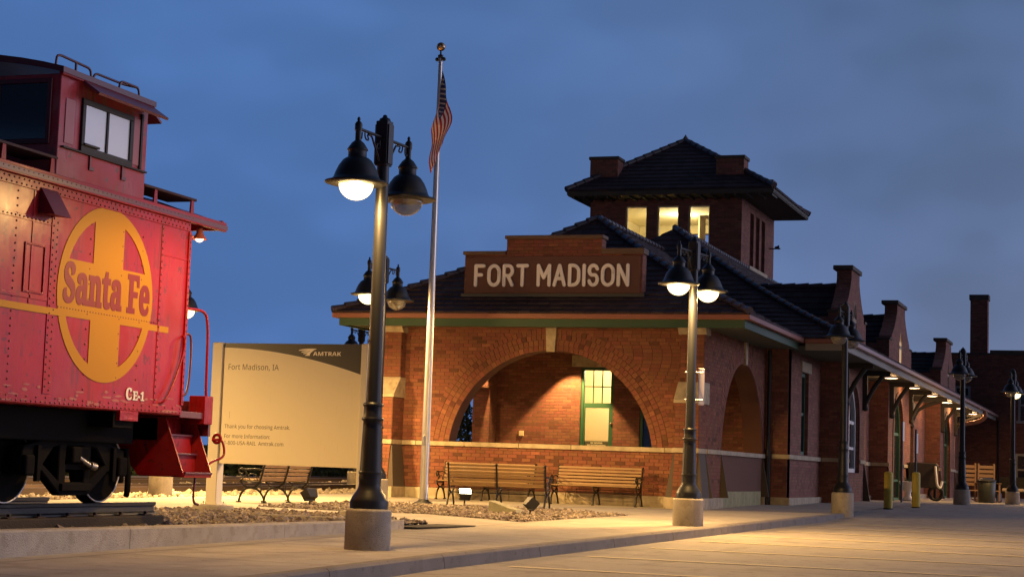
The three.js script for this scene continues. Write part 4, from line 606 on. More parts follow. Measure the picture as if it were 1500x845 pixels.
// ---------------------------------------------------------------- station sign
{
  const x0 = -4.80, x1 = -2.20, z = 14.6, g0 = gy(14.6); const t = thing('station_sign', 'large pale sign panel on two posts with dark curved header', 'sign', [0, 0, z]);
  const post = mat([0.60, 0.55, 0.44], 0.45, 0.0);
  for (const [a, b] of [[x0 - 0.10, x0 + 0.10], [x1 - 0.02, x1 + 0.10]]) { M('post', rbox(a, b, g0 + 0.1, 2.72, -0.11, 0.11, 0.02), post, t); M('footing', uvm(lathe([[0, -0.2], [0.34, -0.2], [0.335, 0.12], [0.32, 0.135], [0, 0.136]], 28)).translate((a + b) / 2, g0, 0), K.footing, t); M('base_plate', mg([rbox(a - 0.05, b + 0.05, g0 + 0.137, g0 + 0.155, -0.16, 0.16, 0.004), ...[[-0.03, -0.13], [0.03, -0.13], [-0.03, 0.13], [0.03, 0.13]].map(([dx, dz]) => rod([(dx < 0 ? a : b) + dx * 0.5, g0 + 0.14, dz], [(dx < 0 ? a : b) + dx * 0.5, g0 + 0.19, dz], 0.014, 0.014, 6))]), post, t); }
  M('panel', rbox(x0 + 0.101, x1 - 0.021, 0.735, 2.71, -0.07, 0.07, 0.006), post, t);
  const W = 1536, Hh = 1216, cv = document.createElement('canvas'); cv.width = W; cv.height = Hh; const c = cv.getContext('2d');
  c.fillStyle = '#dacfb2'; c.fillRect(0, 0, W, Hh);
  c.fillStyle = '#37332e'; c.beginPath(); c.moveTo(0, 0); c.lineTo(W, 0); c.lineTo(W, 300); c.bezierCurveTo(1180, 190, 640, 52, 0, 46); c.fill();
  c.strokeStyle = '#e6dcc2'; c.lineWidth = 7; c.beginPath(); c.moveTo(0, 50); c.bezierCurveTo(640, 56, 1180, 194, W, 304); c.stroke();
  c.fillStyle = '#efe6d2'; // logo: three swept bands and the wordmark
  for (const [a, b, w] of [[0, 0, 92], [30, 14, 66], [52, 26, 44]]) { c.beginPath(); c.moveTo(842 + a, 62 + b * 1.2); c.bezierCurveTo(905 + a, 46 + b, 970 + a, 44 + b, 1040, 48); c.bezierCurveTo(990, 62 + b * 0.5, 962, 82 + b * 0.4, 930 + a * 0.7, 118); c.lineTo(930 + a * 0.7 - 22, 118 - 0); c.bezierCurveTo(946, 96, 950 + a * 0.3, 84, 968, 66); c.bezierCurveTo(930 + a, 60 + b, 890 + a, 66 + b * 1.1, 842 + a, 70 + b * 1.3); c.fill(); }
  c.save(); c.translate(1002, 116); c.scale(1.42, 1); c.font = 'bold 54px sans-serif'; c.fillText('AMTRAK', 0, 0); c.restore();
  c.fillStyle = '#1c130e'; c.font = '78px sans-serif'; c.fillText('Fort Madison, IA', 50, 268); c.font = '52px sans-serif'; c.fillText('Thank you for choosing Amtrak.', 44, 860); c.fillText('For more Information:', 42, 958); c.fillText('1-800-USA-RAIL  Amtrak.com', 44, 1026);
  c.strokeStyle = 'rgba(70,55,40,0.55)'; c.lineWidth = 3; c.beginPath(); c.moveTo(96, 690); c.lineTo(95, 760); c.stroke();
  for (let i = 0; i < 260; i++) { c.fillStyle = `rgba(110,90,60,${0.01 + 0.025 * rnd()})`; c.fillRect(rr(0, W), rr(300, Hh), rr(2, 8), rr(10, 120)); }
  const tx = new THREE.CanvasTexture(cv); tx.colorSpace = THREE.SRGBColorSpace; tx.anisotropy = 8;
  const w = x1 - x0 - 0.125, f = M('sign_face', new THREE.PlaneGeometry(w, 1.97).translate((x0 + x1 + 0.08) / 2, 1.7225, 0.0735), mat([1, 1, 1], 0.42, 0, { map: tx }), t); f.userData.label = 'printed face with greeting, phone number and curved dark header';
}
// ---------------------------------------------------------------- benches
function bench(x, z, turn, label, L = 2.05, mids = 1) {
  const t = thing('park_bench', label, 'bench', [x, gy(z), z], turn, 'slatted benches round the porch');
  const frame = (xx, arm) => { const P = pts => pts.map(([zz, yy]) => [xx, yy, zz]); const g = [
    pipe(P([[-0.33, 0.88], [-0.27, 0.68], [-0.21, 0.46], [-0.16, 0.36], [-0.05, 0.30], [0.04, 0.30]]), 0.020, 22, 7), pipe(P([[0.24, 0.43], [0.20, 0.37], [0.10, 0.31], [-0.02, 0.29], [-0.2, 0.40]]), 0.018, 18, 7),
    pipe(P([[0.25, 0.02], [0.22, 0.14], [0.14, 0.25], [0.0, 0.29], [-0.16, 0.25], [-0.27, 0.13], [-0.31, 0.02]]), 0.021, 28, 7), pipe(P([[-0.19, 0.42], [-0.23, 0.30], [-0.22, 0.18]]), 0.014, 8, 6),
    rbox(xx - 0.022, xx + 0.022, 0, 0.025, 0.2, 0.31, 0.008), rbox(xx - 0.022, xx + 0.022, 0, 0.025, -0.36, -0.25, 0.008), rod([xx, 0.40, -0.22], [xx, 0.415, 0.25], 0.016), new THREE.SphereGeometry(0.028, 8, 6).translate(xx, 0.89, -0.335)];
    if (arm) g.push(pipe(P([[-0.26, 0.64], [-0.1, 0.66], [0.12, 0.645], [0.23, 0.66], [0.28, 0.62], [0.25, 0.56], [0.19, 0.56], [0.18, 0.60]]), 0.017, 26, 7), pipe(P([[0.16, 0.64], [0.10, 0.56], [0.17, 0.48], [0.22, 0.43]]), 0.014, 12, 6), pipe(P([[-0.14, 0.44], [-0.1, 0.54], [0.02, 0.56], [0.08, 0.50], [0.02, 0.45]]), 0.010, 14, 6));
    return mg(g); };
  for (const xx of [-L / 2, ...(mids ? [0] : []), L / 2]) M('iron_frame', frame(xx, xx !== 0), K.iron, t);
  const slat = uvm(new RoundedBoxGeometry(L - 0.03, 0.054, 0.024, 1, 0.006));
  for (let i = 0; i < 6; i++) { const m = M('back_slat', slat, K.wood, t); const k = i / 5; m.position.set(0, 0.49 + k * 0.375, -0.195 - k * 0.118 + 0.02); m.rotation.x = -0.3; m.position.x = rr(-0.004, 0.004); }
  for (let i = 0; i < 6; i++) { const m = M('seat_slat', slat, K.wood, t); m.position.set(rr(-0.004, 0.004), 0.432 + 0.008 * Math.abs(i - 2.4), -0.16 + i * 0.078); m.rotation.x = Math.PI / 2 - 0.02 * (i - 2); }
  M('tie_rod', rod([-L / 2, 0.30, 0.0], [L / 2, 0.30, 0.0], 0.010), K.iron, t);
  return t;
}
bench(-5.17, 0.62, 0, 'slatted bench against the porch wall, half hidden behind another bench', 2.3);
bench(-2.42, 0.62, 0, 'slatted bench standing alone against the porch wall, facing the kerb');
bench(-3.0, 5.72, Math.PI + 0.12, 'slatted bench turned to face the porch wall beside the pebble bed');
bench(-6.95, 8.1, -Math.PI / 2, 'slatted bench facing the tracks, glimpsed under the pale sign', 2.15);
// ---------------------------------------------------------------- ground floodlights, stone block
function flood(x, z, turn, tilt, lit, label) {
  const t = thing('flood_light', label, 'floodlight', [x, gy(z), z], turn, 'small ground floodlights'); M('stake', mg([rod([0, -0.05, 0], [0, 0.13, 0], 0.018), rbox(-0.13, 0.13, 0.10, 0.13, -0.02, 0.02, 0.006)]), K.black, t);
  const h = new THREE.Group(); h.name = 'lamp_head'; h.position.y = 0.2; h.rotation.x = tilt; t.add(h);
  M('housing', mg([extr(shape([[-0.10, -0.07], [0.10, -0.07], [0.135, 0.10], [-0.135, 0.10]]), 0.18, 0.006).rotateX(-Math.PI / 2).rotateX(Math.PI / 2).translate(0, 0, -0.09)]), K.black, h);
  M('lens', rbox(-0.125, 0.125, 0.104, 0.114, -0.085, 0.085, 0.004), lit ? glow([1, 0.93, 0.62], 14) : K.glass, h);
  if (lit) { const l = new THREE.SpotLight(new THREE.Color().setRGB(1, 0.88, 0.56), 60, 0, 0.95, 0.8, 2); l.position.set(0, 0.13, 0); l.target.position.set(0, 2, 0); l.castShadow = true; l.shadow.radius = 3; h.add(l, l.target); }
  return t;
}
flood(-4.35, 4.15, 0.5, 0.62, true, 'lit floodlight glowing beneath the bench by the flagpole');
flood(-1.1, 9.3, -0.9, -0.7, false, 'dark unlit floodlight beside the sloped concrete block');
flood(-5.55, 9.4, 1.2, -0.5, false, 'dark unlit floodlight at the edge of the pebbles behind the sign');
{ const b = M('concrete_block', uvm(extr(shape([[-0.46, -0.1], [0.46, -0.1], [0.46, 0.12], [0.28, 0.15], [-0.46, 0.36]]), 0.42, 0.012).translate(0, 0, -0.21)), mat([0.95, 1, 0.82], 0.9, 0, { map: rep(concreteMap, 0.8), bumpMap: rep(grainBump, 2), bumpScale: 0.006 })); b.position.set(-1.78, gy(8.75), 8.75); b.rotation.y = -0.15; b.scale.setScalar(0.62); tag(b, 'pale concrete block with a sloping top in the pebble bed', 'concrete block'); }
// ---------------------------------------------------------------- bollards, posts and furniture along the wing
for (const [x, z, l] of [[3.29, -7.1, 'yellow bollard next to the unlit lamp'], [3.67, -10, 'yellow bollard with a sign post rising behind it']]) { const t = thing('bollard', l, 'bollard', [x, gy(z), z], 0, 'yellow bollards'); M('sleeve', lathe([[0, -0.2], [0.115, -0.2], [0.115, 0.93], [0.10, 0.965], [0.06, 0.985], [0, 0.99]], 24), K.bollard, t); M('foot_ring', lathe([[0.118, 0], [0.122, 0], [0.122, 0.03], [0.118, 0.032]], 24), K.rust, t); }
for (const [x, z, h, yb, l] of [[2.35, -17.5, 2.55, 1.95, 'grey post carrying a small white plate by the arched door'], [2.9, -16.5, 2.3, 1.55, 'grey post carrying a narrow white plate by the dark cart']]) { const t = thing('sign_post', l, 'sign', [x, gy(z), z]); M('post', rod([0, -0.1, 0], [0, h, 0], 0.035), mat([0.10, 0.12, 0.12], 0.5, 0.5), t); M('plate', rbox(0.03, 0.05, yb, yb + 0.62, -0.2, 0.2, 0.006), K.white, t); }
{ const t = thing('baggage_cart', 'dark low cart with curved pale handles by the far arched door', 'cart', [1.85, gy(-28), -28], 0.15); M('body', extr(shape([[-0.5, 0.52], [0.48, 0.52], [0.52, 1.3], [0.46, 1.38], [-0.5, 1.4], [-0.55, 1.2]]), 0.7, 0.03).translate(0, 0, -0.35), mat([0.03, 0.022, 0.02], 0.6), t); M('leg', mg([rod([-0.45, 0, 0.3], [-0.43, 0.55, 0.3], 0.04), rod([0.43, 0, 0.3], [0.43, 0.55, 0.3], 0.04), rod([-0.45, 0, -0.3], [-0.43, 0.55, -0.3], 0.04), rod([0.43, 0, -0.3], [0.43, 0.55, -0.3], 0.04)]), K.iron, t); M('handle', pipe([[0.42, 1.3, 0.42], [0.45, 0.95, 0.47], [0.5, 0.6, 0.46], [0.6, 0.5, 0.4], [0.68, 0.75, 0.36]], 0.045, 20, 8), K.white, t); for (const s of [-0.36, 0.36]) M('wheel', new THREE.TorusGeometry(0.24, 0.05, 8, 20).translate(0.46, 0.29, s), K.black, t); }
{ const t = thing('urn_planter', 'white stone urn planter at the foot of the arched door', 'planter', [1.75, gy(-24.2), -24.2]); M('urn', lathe([[0, 0], [0.22, 0], [0.22, 0.08], [0.12, 0.16], [0.10, 0.3], [0.22, 0.45], [0.30, 0.62], [0.34, 0.68], [0.30, 0.69], [0.26, 0.6], [0, 0.58]], 24), K.white, t); M('plant', mg(Array.from({ length: 14 }, (_, i) => { const a = i * 2.4; return rod([0, 0.58, 0], [0.2 * Math.cos(a), 0.8 + 0.1 * (i % 3), 0.2 * Math.sin(a)], 0.015, 0.002, 4); })), mat([0.03, 0.05, 0.02], 0.9), t); }
function rocker(x, z, turn, label, tone) { const t = thing('rocking_chair', label, 'chair', [x, gy(z), z], turn, 'wooden porch chairs'); const m = mat(tone, 0.7); for (const s of [-1, 1]) { M('back_post', rbox(s * 0.32 - 0.03, s * 0.32 + 0.03, 0.05, 1.5, -0.32, -0.26, 0.008), m, t); M('front_leg', rbox(s * 0.32 - 0.03, s * 0.32 + 0.03, 0.05, 0.72, 0.24, 0.30, 0.008), m, t); M('arm', rbox(s * 0.33 - 0.05, s * 0.33 + 0.05, 0.72, 0.75, -0.3, 0.36, 0.008), m, t); M('rocker', pipe([[s * 0.32, 0.1, -0.55], [s * 0.32, 0.02, -0.1], [s * 0.32, 0.02, 0.2], [s * 0.32, 0.08, 0.5]], 0.025, 14, 6), m, t); } for (let i = 0; i < 5; i++) M('back_slat', rbox(-0.29, 0.29, 0.62 + i * 0.17, 0.74 + i * 0.17, -0.30, -0.27, 0.006), m, t); M('seat', rbox(-0.34, 0.34, 0.42, 0.46, -0.3, 0.3, 0.01), m, t); return t; }
rocker(3.3, -31.2, 0.5, 'slatted wooden porch chair next to the unlit lamp', [0.23, 0.13, 0.07]); rocker(3.95, -31.8, 0.45, 'slatted wooden porch chair next to the dark bin', [0.25, 0.15, 0.085]);
{ const t = thing('litter_bin', 'dark lidded bin among the porch chairs', 'bin', [4.05, gy(-29.4), -29.4]); M('body', lathe([[0, 0], [0.3, 0], [0.34, 0.8], [0, 0.8]], 20), mat([0.02, 0.025, 0.022], 0.5), t); M('lid', lathe([[0, 0.95], [0.2, 0.92], [0.36, 0.84], [0.36, 0.80], [0, 0.801]], 20), K.black, t); }
{ const t = thing('far_bench', 'dark bench with pale cushions by the far brick wall', 'bench', [4.9, gy(-33), -33], -0.3); M('seat', rbox(-0.8, 0.8, 0.36, 0.44, -0.25, 0.25, 0.02), K.iron, t); M('backrest', rbox(-0.8, 0.8, 0.5, 1.0, -0.3, -0.24, 0.02), K.iron, t); M('cushion', rbox(-0.5, 0.4, 0.44, 0.56, -0.2, 0.22, 0.04), mat([0.5, 0.4, 0.33], 0.9), t); for (const s of [-0.7, 0.7]) M('leg', rbox(s - 0.03, s + 0.03, 0, 0.37, -0.22, 0.22, 0.01), K.iron, t); }
// ---------------------------------------------------------------- far brick building with chimney
{
  const t = thing('brick_building', 'dark brick building with flat parapet and tall chimney beyond the station', 'building'); const z = -58.4;
  const holes = [rect(0.05, 0.9, 4.9, 6.0), rect(3.38, 4.6, 4.2, 5.85), rect(3.25, 4.5, 0.75, 2.45), rect(7.2, 8.4, 4.2, 5.85), rect(7.2, 8.4, 0.75, 2.45)];
  M('wall', uvm(extr(shape(rect(-14, 16, -0.5, 7.7), holes), 0.4).translate(0, 0, z - 0.4)), K.brickFar, t); M('side_wall', uvm(box(15.6, 16, -0.5, 7.7, z - 14, z - 0.402)), K.brickFar, t); M('rear_mass', uvm(box(-14, 15.6, -0.5, 7.4, z - 14, z - 1.4)), mat([0.03, 0.025, 0.022], 1), t);
  M('parapet', uvm(mg([box(1.9, 16.2, 7.703, 7.95, z - 0.6, z + 0.08), box(-14.2, 1.895, 7.703, 7.80, z - 0.6, z + 0.06)])), K.darkStone, t);
  holes.forEach(h => { const [a, b, c, d] = [h[0][0], h[1][0], h[0][1], h[2][1]]; const w = M('window', mg([box(a, a + 0.12, c, d, z - 0.2, z + 0.03), box(b - 0.12, b, c, d, z - 0.2, z + 0.03), box(a + 0.12, b - 0.12, d - 0.12, d, z - 0.2, z + 0.03), box(a - 0.08, b + 0.08, c - 0.14, c + 0.0, z - 0.2, z + 0.08), box(a + 0.12, b - 0.12, (c + d) / 2 - 0.05, (c + d) / 2 + 0.05, z - 0.19, z + 0.02)]), c < 1 ? K.cream : mat([0.30, 0.30, 0.32], 0.6), t); M('pane', box(a + 0.12, b - 0.12, c, (c + d) / 2 - 0.05, z - 0.12, z - 0.11), K.glass, w); M('pane', box(a + 0.12, b - 0.12, (c + d) / 2 + 0.05, d - 0.12, z - 0.12, z - 0.11), K.glass, w); });
  const ch = M('chimney', uvm(box(0.74, 1.66, 7.3, 11.0, z - 2.2, z - 1.3)), K.brickFar, t); M('chimney_cap', uvm(box(0.68, 1.72, 10.8, 11.08, z - 2.26, z - 1.24)), K.darkStone, ch);
  M('downspout', rod([2.35, 0, z + 0.08], [2.35, 4.2, z + 0.08], 0.06), K.black, t);
}
// ---------------------------------------------------------------- beyond the tracks: hedge, fence, bush, mast
{
  const leaf = []; const mkLeaves = (n, f, s0, s1) => { const pos = [], col = []; for (let i = 0; i < n; i++) { const p = f(); const s = rr(s0, s1); const a = V(rr(-1, 1), rr(-1, 1), rr(-1, 1)).normalize(), b = V(rr(-1, 1), rr(-1, 1), rr(-1, 1)).cross(a).normalize(); const q = [p.clone().addScaledVector(a, s), p.clone().addScaledVector(b, s * 0.5), p.clone().addScaledVector(a, -s), p.clone().addScaledVector(b, -s * 0.5)]; for (const k of [0, 1, 2, 0, 2, 3]) pos.push(q[k].x, q[k].y, q[k].z); const k = rr(0.6, 1.3); for (let m = 0; m < 6; m++) col.push(0.030 * k, 0.048 * k, 0.020 * k); } const g = new THREE.BufferGeometry(); g.setAttribute('position', new THREE.Float32BufferAttribute(pos, 3)); g.setAttribute('color', new THREE.Float32BufferAttribute(col, 3)); g.computeVertexNormals(); return uvm(g); };
  const leafMat = mat([1, 1, 1], 0.9, 0, { vertexColors: true, side: THREE.DoubleSide });
  { const t = thing('leafy_bush', 'dark leafy tree with bare twigs seen through the left of the porch arch', 'tree', [-15.6, 0.1, -22]); M('trunk', mg([rod([0, -0.2, 0], [0.1, 1.6, 0], 0.16, 0.1), ...Array.from({ length: 16 }, (_, i) => { const a = i * 2.39, h = 2.2 + rr(0, 2.6); return rod([0.1, 1.2, 0], [Math.cos(a) * rr(0.6, 1.9), h + 0.6, Math.sin(a) * rr(0.6, 1.9)], 0.04, 0.008, 5); })]), mat([0.04, 0.03, 0.025], 0.9), t); M('crown', mkLeaves(9000, () => { const a = rr(0, 6.28), r = Math.sqrt(rnd()) * 2.4, y = rr(0.1, 3.0); return V(Math.cos(a) * r * (1 - y * 0.12), y + 0.3 * Math.sin(a * 5) - 0.1, Math.sin(a) * r * (1 - y * 0.12)); }, 0.05, 0.12), leafMat, t); }
  { const h = thing('hedge', 'low dark hedge beyond the tracks, seen under the pale sign', 'hedge'); M('foliage', mkLeaves(16000, () => { const z = rr(-36, -3); return V(-22.4 + rr(-0.5, 0.5), 0.05 + Math.pow(rnd(), 0.8) * (1.05 + 0.12 * Math.sin(z * 2.1)), z); }, 0.07, 0.16), leafMat, h); M('stems', mg(Array.from({ length: 30 }, (_, i) => rod([-22.4, 0, -3.5 - i * 1.1], [-22.3, 0.8, -3.4 - i * 1.1], 0.05, 0.02, 5))), K.tie, h); }
  { const f = thing('wire_fence', 'metal fence with posts and top rail on the river side of the tracks', 'fence'); M('top_rail', rod([-28, 1.25, 14], [-28, 1.25, -50], 0.03), K.steel, f); for (let z = 14; z > -50; z -= 3.2) M('fence_post', rod([-28, 0, z], [-28, 1.3, z], 0.04), K.steel, f); }
  { const m = thing('lattice_mast', 'thin lattice mast seen through the left of the porch arch', 'mast', [-34.2, -1.5, -72]); const g = []; for (const s of [[-0.5, -0.5], [0.5, -0.5], [0, 0.5]]) g.push(rod([s[0], 0, s[1]], [s[0] * 0.6, 12, s[1] * 0.6], 0.05)); M('leg', g, K.iron, m); M('bracing', mg(Array.from({ length: 16 }, (_, i) => { const y = i * 0.75, s = i % 2 ? 1 : -1; return rod([-0.48 * s, y, -0.48], [0.46 * s, y + 0.75, -0.46], 0.025, 0.025, 5); })), K.iron, m); M('cross_arm', mg([0, 1, 2].map(i => rod([-1.6, 7 + i * 1.6, 0], [1.6, 7 + i * 1.6, 0], 0.05))), K.iron, m); }
  for (const [x, k] of [[-12.2, 0], [-16.6, 1]]) { const t = thing('railway_track', k ? 'running track farther from the platform' : 'running track along the platform edge', 'railway track'); for (const s of [-0.75, 0.75]) M('rail', strip(() => x + s - 0.04, () => x + s + 0.04, z => gy(z) + 0.14, zRows.filter(z => z > -130)), K.steel, t); for (const s of [-0.75, 0.75]) M('rail_web', mg([strip(() => x + s + 0.04, () => x + s + 0.0401, (z, xx) => gy(z) + (xx > x + s + 0.04005 ? -0.05 : 0.14), zRows.filter(z => z > -130))]), K.rust, t); }
}
// ---------------------------------------------------------------- red caboose on its display track
const cab = thing('caboose', 'red railway caboose with yellow round cross emblem, cupola and end steps', 'railway car', [-2.5, 0, 0]);
const cp = (n, g, m, p = cab) => M(n, g, m, p);
const ZE = 22.45, ZN = 33.0, HS = 1.5; // far end, near end, half width; local x = 1.5 is the side seen
const body = cp('body', uvm(mg([rbox(-HS, HS, 1.30, 3.62, ZE, ZN, 0.02)])), K.red);
const sealed = K.red;
// roof: shallow arch with running edge
{ const arcp = []; for (let i = 0; i <= 16; i++) { const x = -1.56 + 3.12 * i / 16; arcp.push([x, 3.63 + 0.34 * (1 - (x / 1.56) ** 2)]); } for (let i = 16; i >= 0; i--) { const x = -1.56 + 3.12 * i / 16; arcp.push([x, 3.58 + 0.34 * (1 - (x / 1.56) ** 2)]); }
  const roof = cp('roof', extr(shape(arcp), ZN - 21.66 + 0.7).translate(0, 0, 21.66), K.redDark);
  cp('eave_rail', mg([rbox(HS + 0.004, HS + 0.055, 3.56, 3.67, 21.68, ZN, 0.008), rbox(-HS - 0.055, -HS - 0.004, 3.56, 3.67, 21.68, ZN, 0.008), rbox(-1.5, 1.5, 3.58, 3.70, 21.65, 21.70, 0.008)]), K.red, roof);
  cp('seam_batten', mg([22.45, 23.2, 25.6, 27.2, 28.8, 30.4, 32].map(z => { const a = []; for (let i = 0; i <= 12; i++) { const x = -1.54 + 3.08 * i / 12; a.push([x, 3.985 - 0.34 * (x / 1.56) ** 2]); } for (let i = 12; i >= 0; i--) { const x = -1.54 + 3.08 * i / 12; a.push([x, 3.96 - 0.34 * (x / 1.56) ** 2]); } return extr(shape(a), 0.06).translate(0, 0, z); })), K.redDark, roof);
}
// raised bands, posts and plates on the side, with rivets
const skin = [rbox(HS, HS + 0.012, 3.46, 3.56, ZE + 0.02, ZN, 0.003), rbox(HS, HS + 0.010, 1.315, 1.40, ZE + 0.02, ZN, 0.003), rbox(HS, HS + 0.009, 1.42, 3.455, 25.16, 25.29, 0.003), rbox(HS, HS + 0.008, 2.31, 3.455, 25.60, 25.63, 0.003), rbox(HS, HS + 0.007, 1.42, 3.455, 23.06, 23.10, 0.003), rbox(HS, HS + 0.0065, 3.11, 3.13, ZE + 0.02, 23.06, 0.003), rbox(HS, HS + 0.0072, 3.14, 3.19, 25.30, 26.6, 0.003), rbox(HS, HS + 0.008, 2.36, 2.40, 25.3, ZN, 0.003), rbox(HS, HS + 0.011, 1.42, 3.455, 27.0, 27.1, 0.003), rbox(HS, HS + 0.011, 1.42, 3.455, 29.2, 29.3, 0.003), rbox(HS, HS + 0.02, 1.42, 3.455, ZE, ZE + 0.05, 0.005)];
const plates = cp('side_plates', uvm(mg(skin)), K.red, body);
cp('access_panel', mg([rbox(HS + 0.001, HS + 0.014, 2.42, 2.92, 25.38, 25.40, 0.002), rbox(HS + 0.001, HS + 0.0145, 2.42, 2.92, 25.72, 25.74, 0.002), rbox(HS + 0.001, HS + 0.0135, 2.42, 2.44, 25.40, 25.72, 0.002), rbox(HS + 0.001, HS + 0.0132, 2.90, 2.92, 25.40, 25.72, 0.002)]), K.red, body);
{ // rivets: small domes in rows
  const dome = new THREE.SphereGeometry(0.011, 6, 3, 0, Math.PI * 2, 0, Math.PI / 2).rotateZ(-Math.PI / 2); const out = []; const put = (x, y, z) => { const g = dome.clone(); g.translate(x, y, z); out.push(g); };
  for (let z = ZE + 0.06; z < 27; z += 0.085) { put(HS + 0.012, 3.535, z); put(HS + 0.012, 3.485, z + 0.04); put(HS + 0.010, 1.335, z); if (z % 0.17 < 0.085) put(HS + 0.010, 1.38, z); put(HS + 0.055, 3.615, z); }
  for (let y = 1.46; y < 3.44; y += 0.075) { put(HS + 0.009, y, 25.19); put(HS + 0.009, y + 0.035, 25.26); put(HS + 0.007, y, 23.08); put(HS + 0.001, y, 25.9); put(HS + 0.02, y, ZE + 0.025); }
  for (let y = 1.5; y < 3.4; y += 0.16) { put(HS + 0.001, y, 24.55); put(HS + 0.001, y, 23.92); put(HS + 0.001, y, 23.5); }
  for (let z = 23.12; z < 25.14; z += 0.055) put(HS + 0.001, 2.325, z);
  for (let z = 25.3; z < 26.6; z += 0.07) put(HS + 0.007, 3.165, z);
  cp('rivets', mg(out), K.redDark, body).userData.kind = 'stuff';
}
// emblem: ring and cross as one raised plate, lettering, stripe
{ const cz = 24.19, cy = 2.535, R = 0.945, r = 0.815, hv = 0.295, yb = 2.24, yt = 2.845; const X2 = HS + 0.0035; // drawing plane: u = -z
  const quad = (sx, top) => { const pts = []; const xi = hv, yi = (top ? yt : yb) - cy; const a0 = Math.atan2(yi, Math.sqrt(Math.max(0, r * r - yi * yi))), a1 = Math.atan2((top ? 1 : -1) * Math.sqrt(r * r - xi * xi), xi); for (let i = 0; i <= 14; i++) { const a = a0 + (a1 - a0) * i / 14; pts.push([sx * r * Math.cos(a), r * Math.sin(a)]); } pts.push([sx * xi, yi]); return pts.map(([u, v]) => [u - cz, v + cy]); };
  const outer = []; for (let i = 0; i < 64; i++) { const a = i / 64 * 2 * Math.PI; outer.push([R * Math.cos(a) - cz, R * Math.sin(a) + cy]); }
  const em = cp('emblem', faceX(extr(shape(outer, [quad(1, true), quad(-1, true), quad(1, false), quad(-1, false)]), 0.003), X2), K.yellow); em.userData.label = 'yellow ring and cross emblem on the red side';
  cp('stripe', mg([rbox(HS + 0.001, HS + 0.004, 2.232, 2.302, 22.85, cz - R + 0.08, 0.001), rbox(HS + 0.001, HS + 0.012, 2.232, 2.302, cz + R - 0.08, ZN, 0.001)]), K.yellow);
  const font = await new FontLoader().loadAsync('fonts/droid/droid_serif_bold.typeface.json');
  const word = (s, size, x0, x1, y, m, nm, up) => { const g = new TextGeometry(s, { font, size, depth: 0.003, curveSegments: 6, bevelEnabled: true, bevelThickness: 0.0005, bevelSize: size * 0.042, bevelSegments: 1 }); g.computeBoundingBox(); const b = g.boundingBox; g.translate(-b.min.x, 0, 0); g.scale((x1 - x0) / (b.max.x - b.min.x), up, 1); return cp(nm, g.rotateY(Math.PI / 2).translate(X2 + 0.0038, y, -x0), m, em); };
  word('Santa Fe', 0.36, -25.03, -23.31, 2.40, mat([0.185, 0.006, 0.012], 0.65), 'lettering', 1.12);
  word('C', 0.125, -23.70, -23.575, 1.437, mat([0.62, 0.58, 0.52], 0.6), 'number_lettering', 1); word('E-1', 0.095, -23.555, -23.31, 1.437, mat([0.62, 0.58, 0.52], 0.6), 'number_lettering', 1);
}
{ // scuffed paint along the sill: ragged pale primer patches
  const pos = []; for (let k = 0; k < 46; k++) { const z = rr(22.5, 26.6), w = rr(0.02, 0.13) * (z < 23.3 ? 1.5 : 1), y = rr(1.33, 1.50), h = rr(0.005, 0.024); const n = 9, c = [HS + (y > 1.4 ? 0.0012 : 0.0125) + k * 0.00006, y, z]; const ring = []; for (let i = 0; i < n; i++) { const a = i / n * 6.283, q = rr(0.55, 1); ring.push([c[0] + 0.0005, c[1] + Math.sin(a) * h * q, c[2] - Math.cos(a) * w * q]); } for (let i = 0; i < n; i++) pos.push(c[0] + 0.0005, c[1], c[2], ...ring[i], ...ring[(i + 1) % n]); }
  const g = new THREE.BufferGeometry(); g.setAttribute('position', new THREE.Float32BufferAttribute(pos, 3)); g.computeVertexNormals(); cp('paint_chips', g, mat([0.36, 0.12, 0.11], 0.85), body).userData.kind = 'stuff';
}
// window hood
cp('window_hood', mg([extr(shape([[HS, 3.24], [HS + 0.20, 3.22], [HS + 0.02, 3.50], [HS, 3.50]]), 0.30).translate(0, 0, 25.24)]), K.redDark);
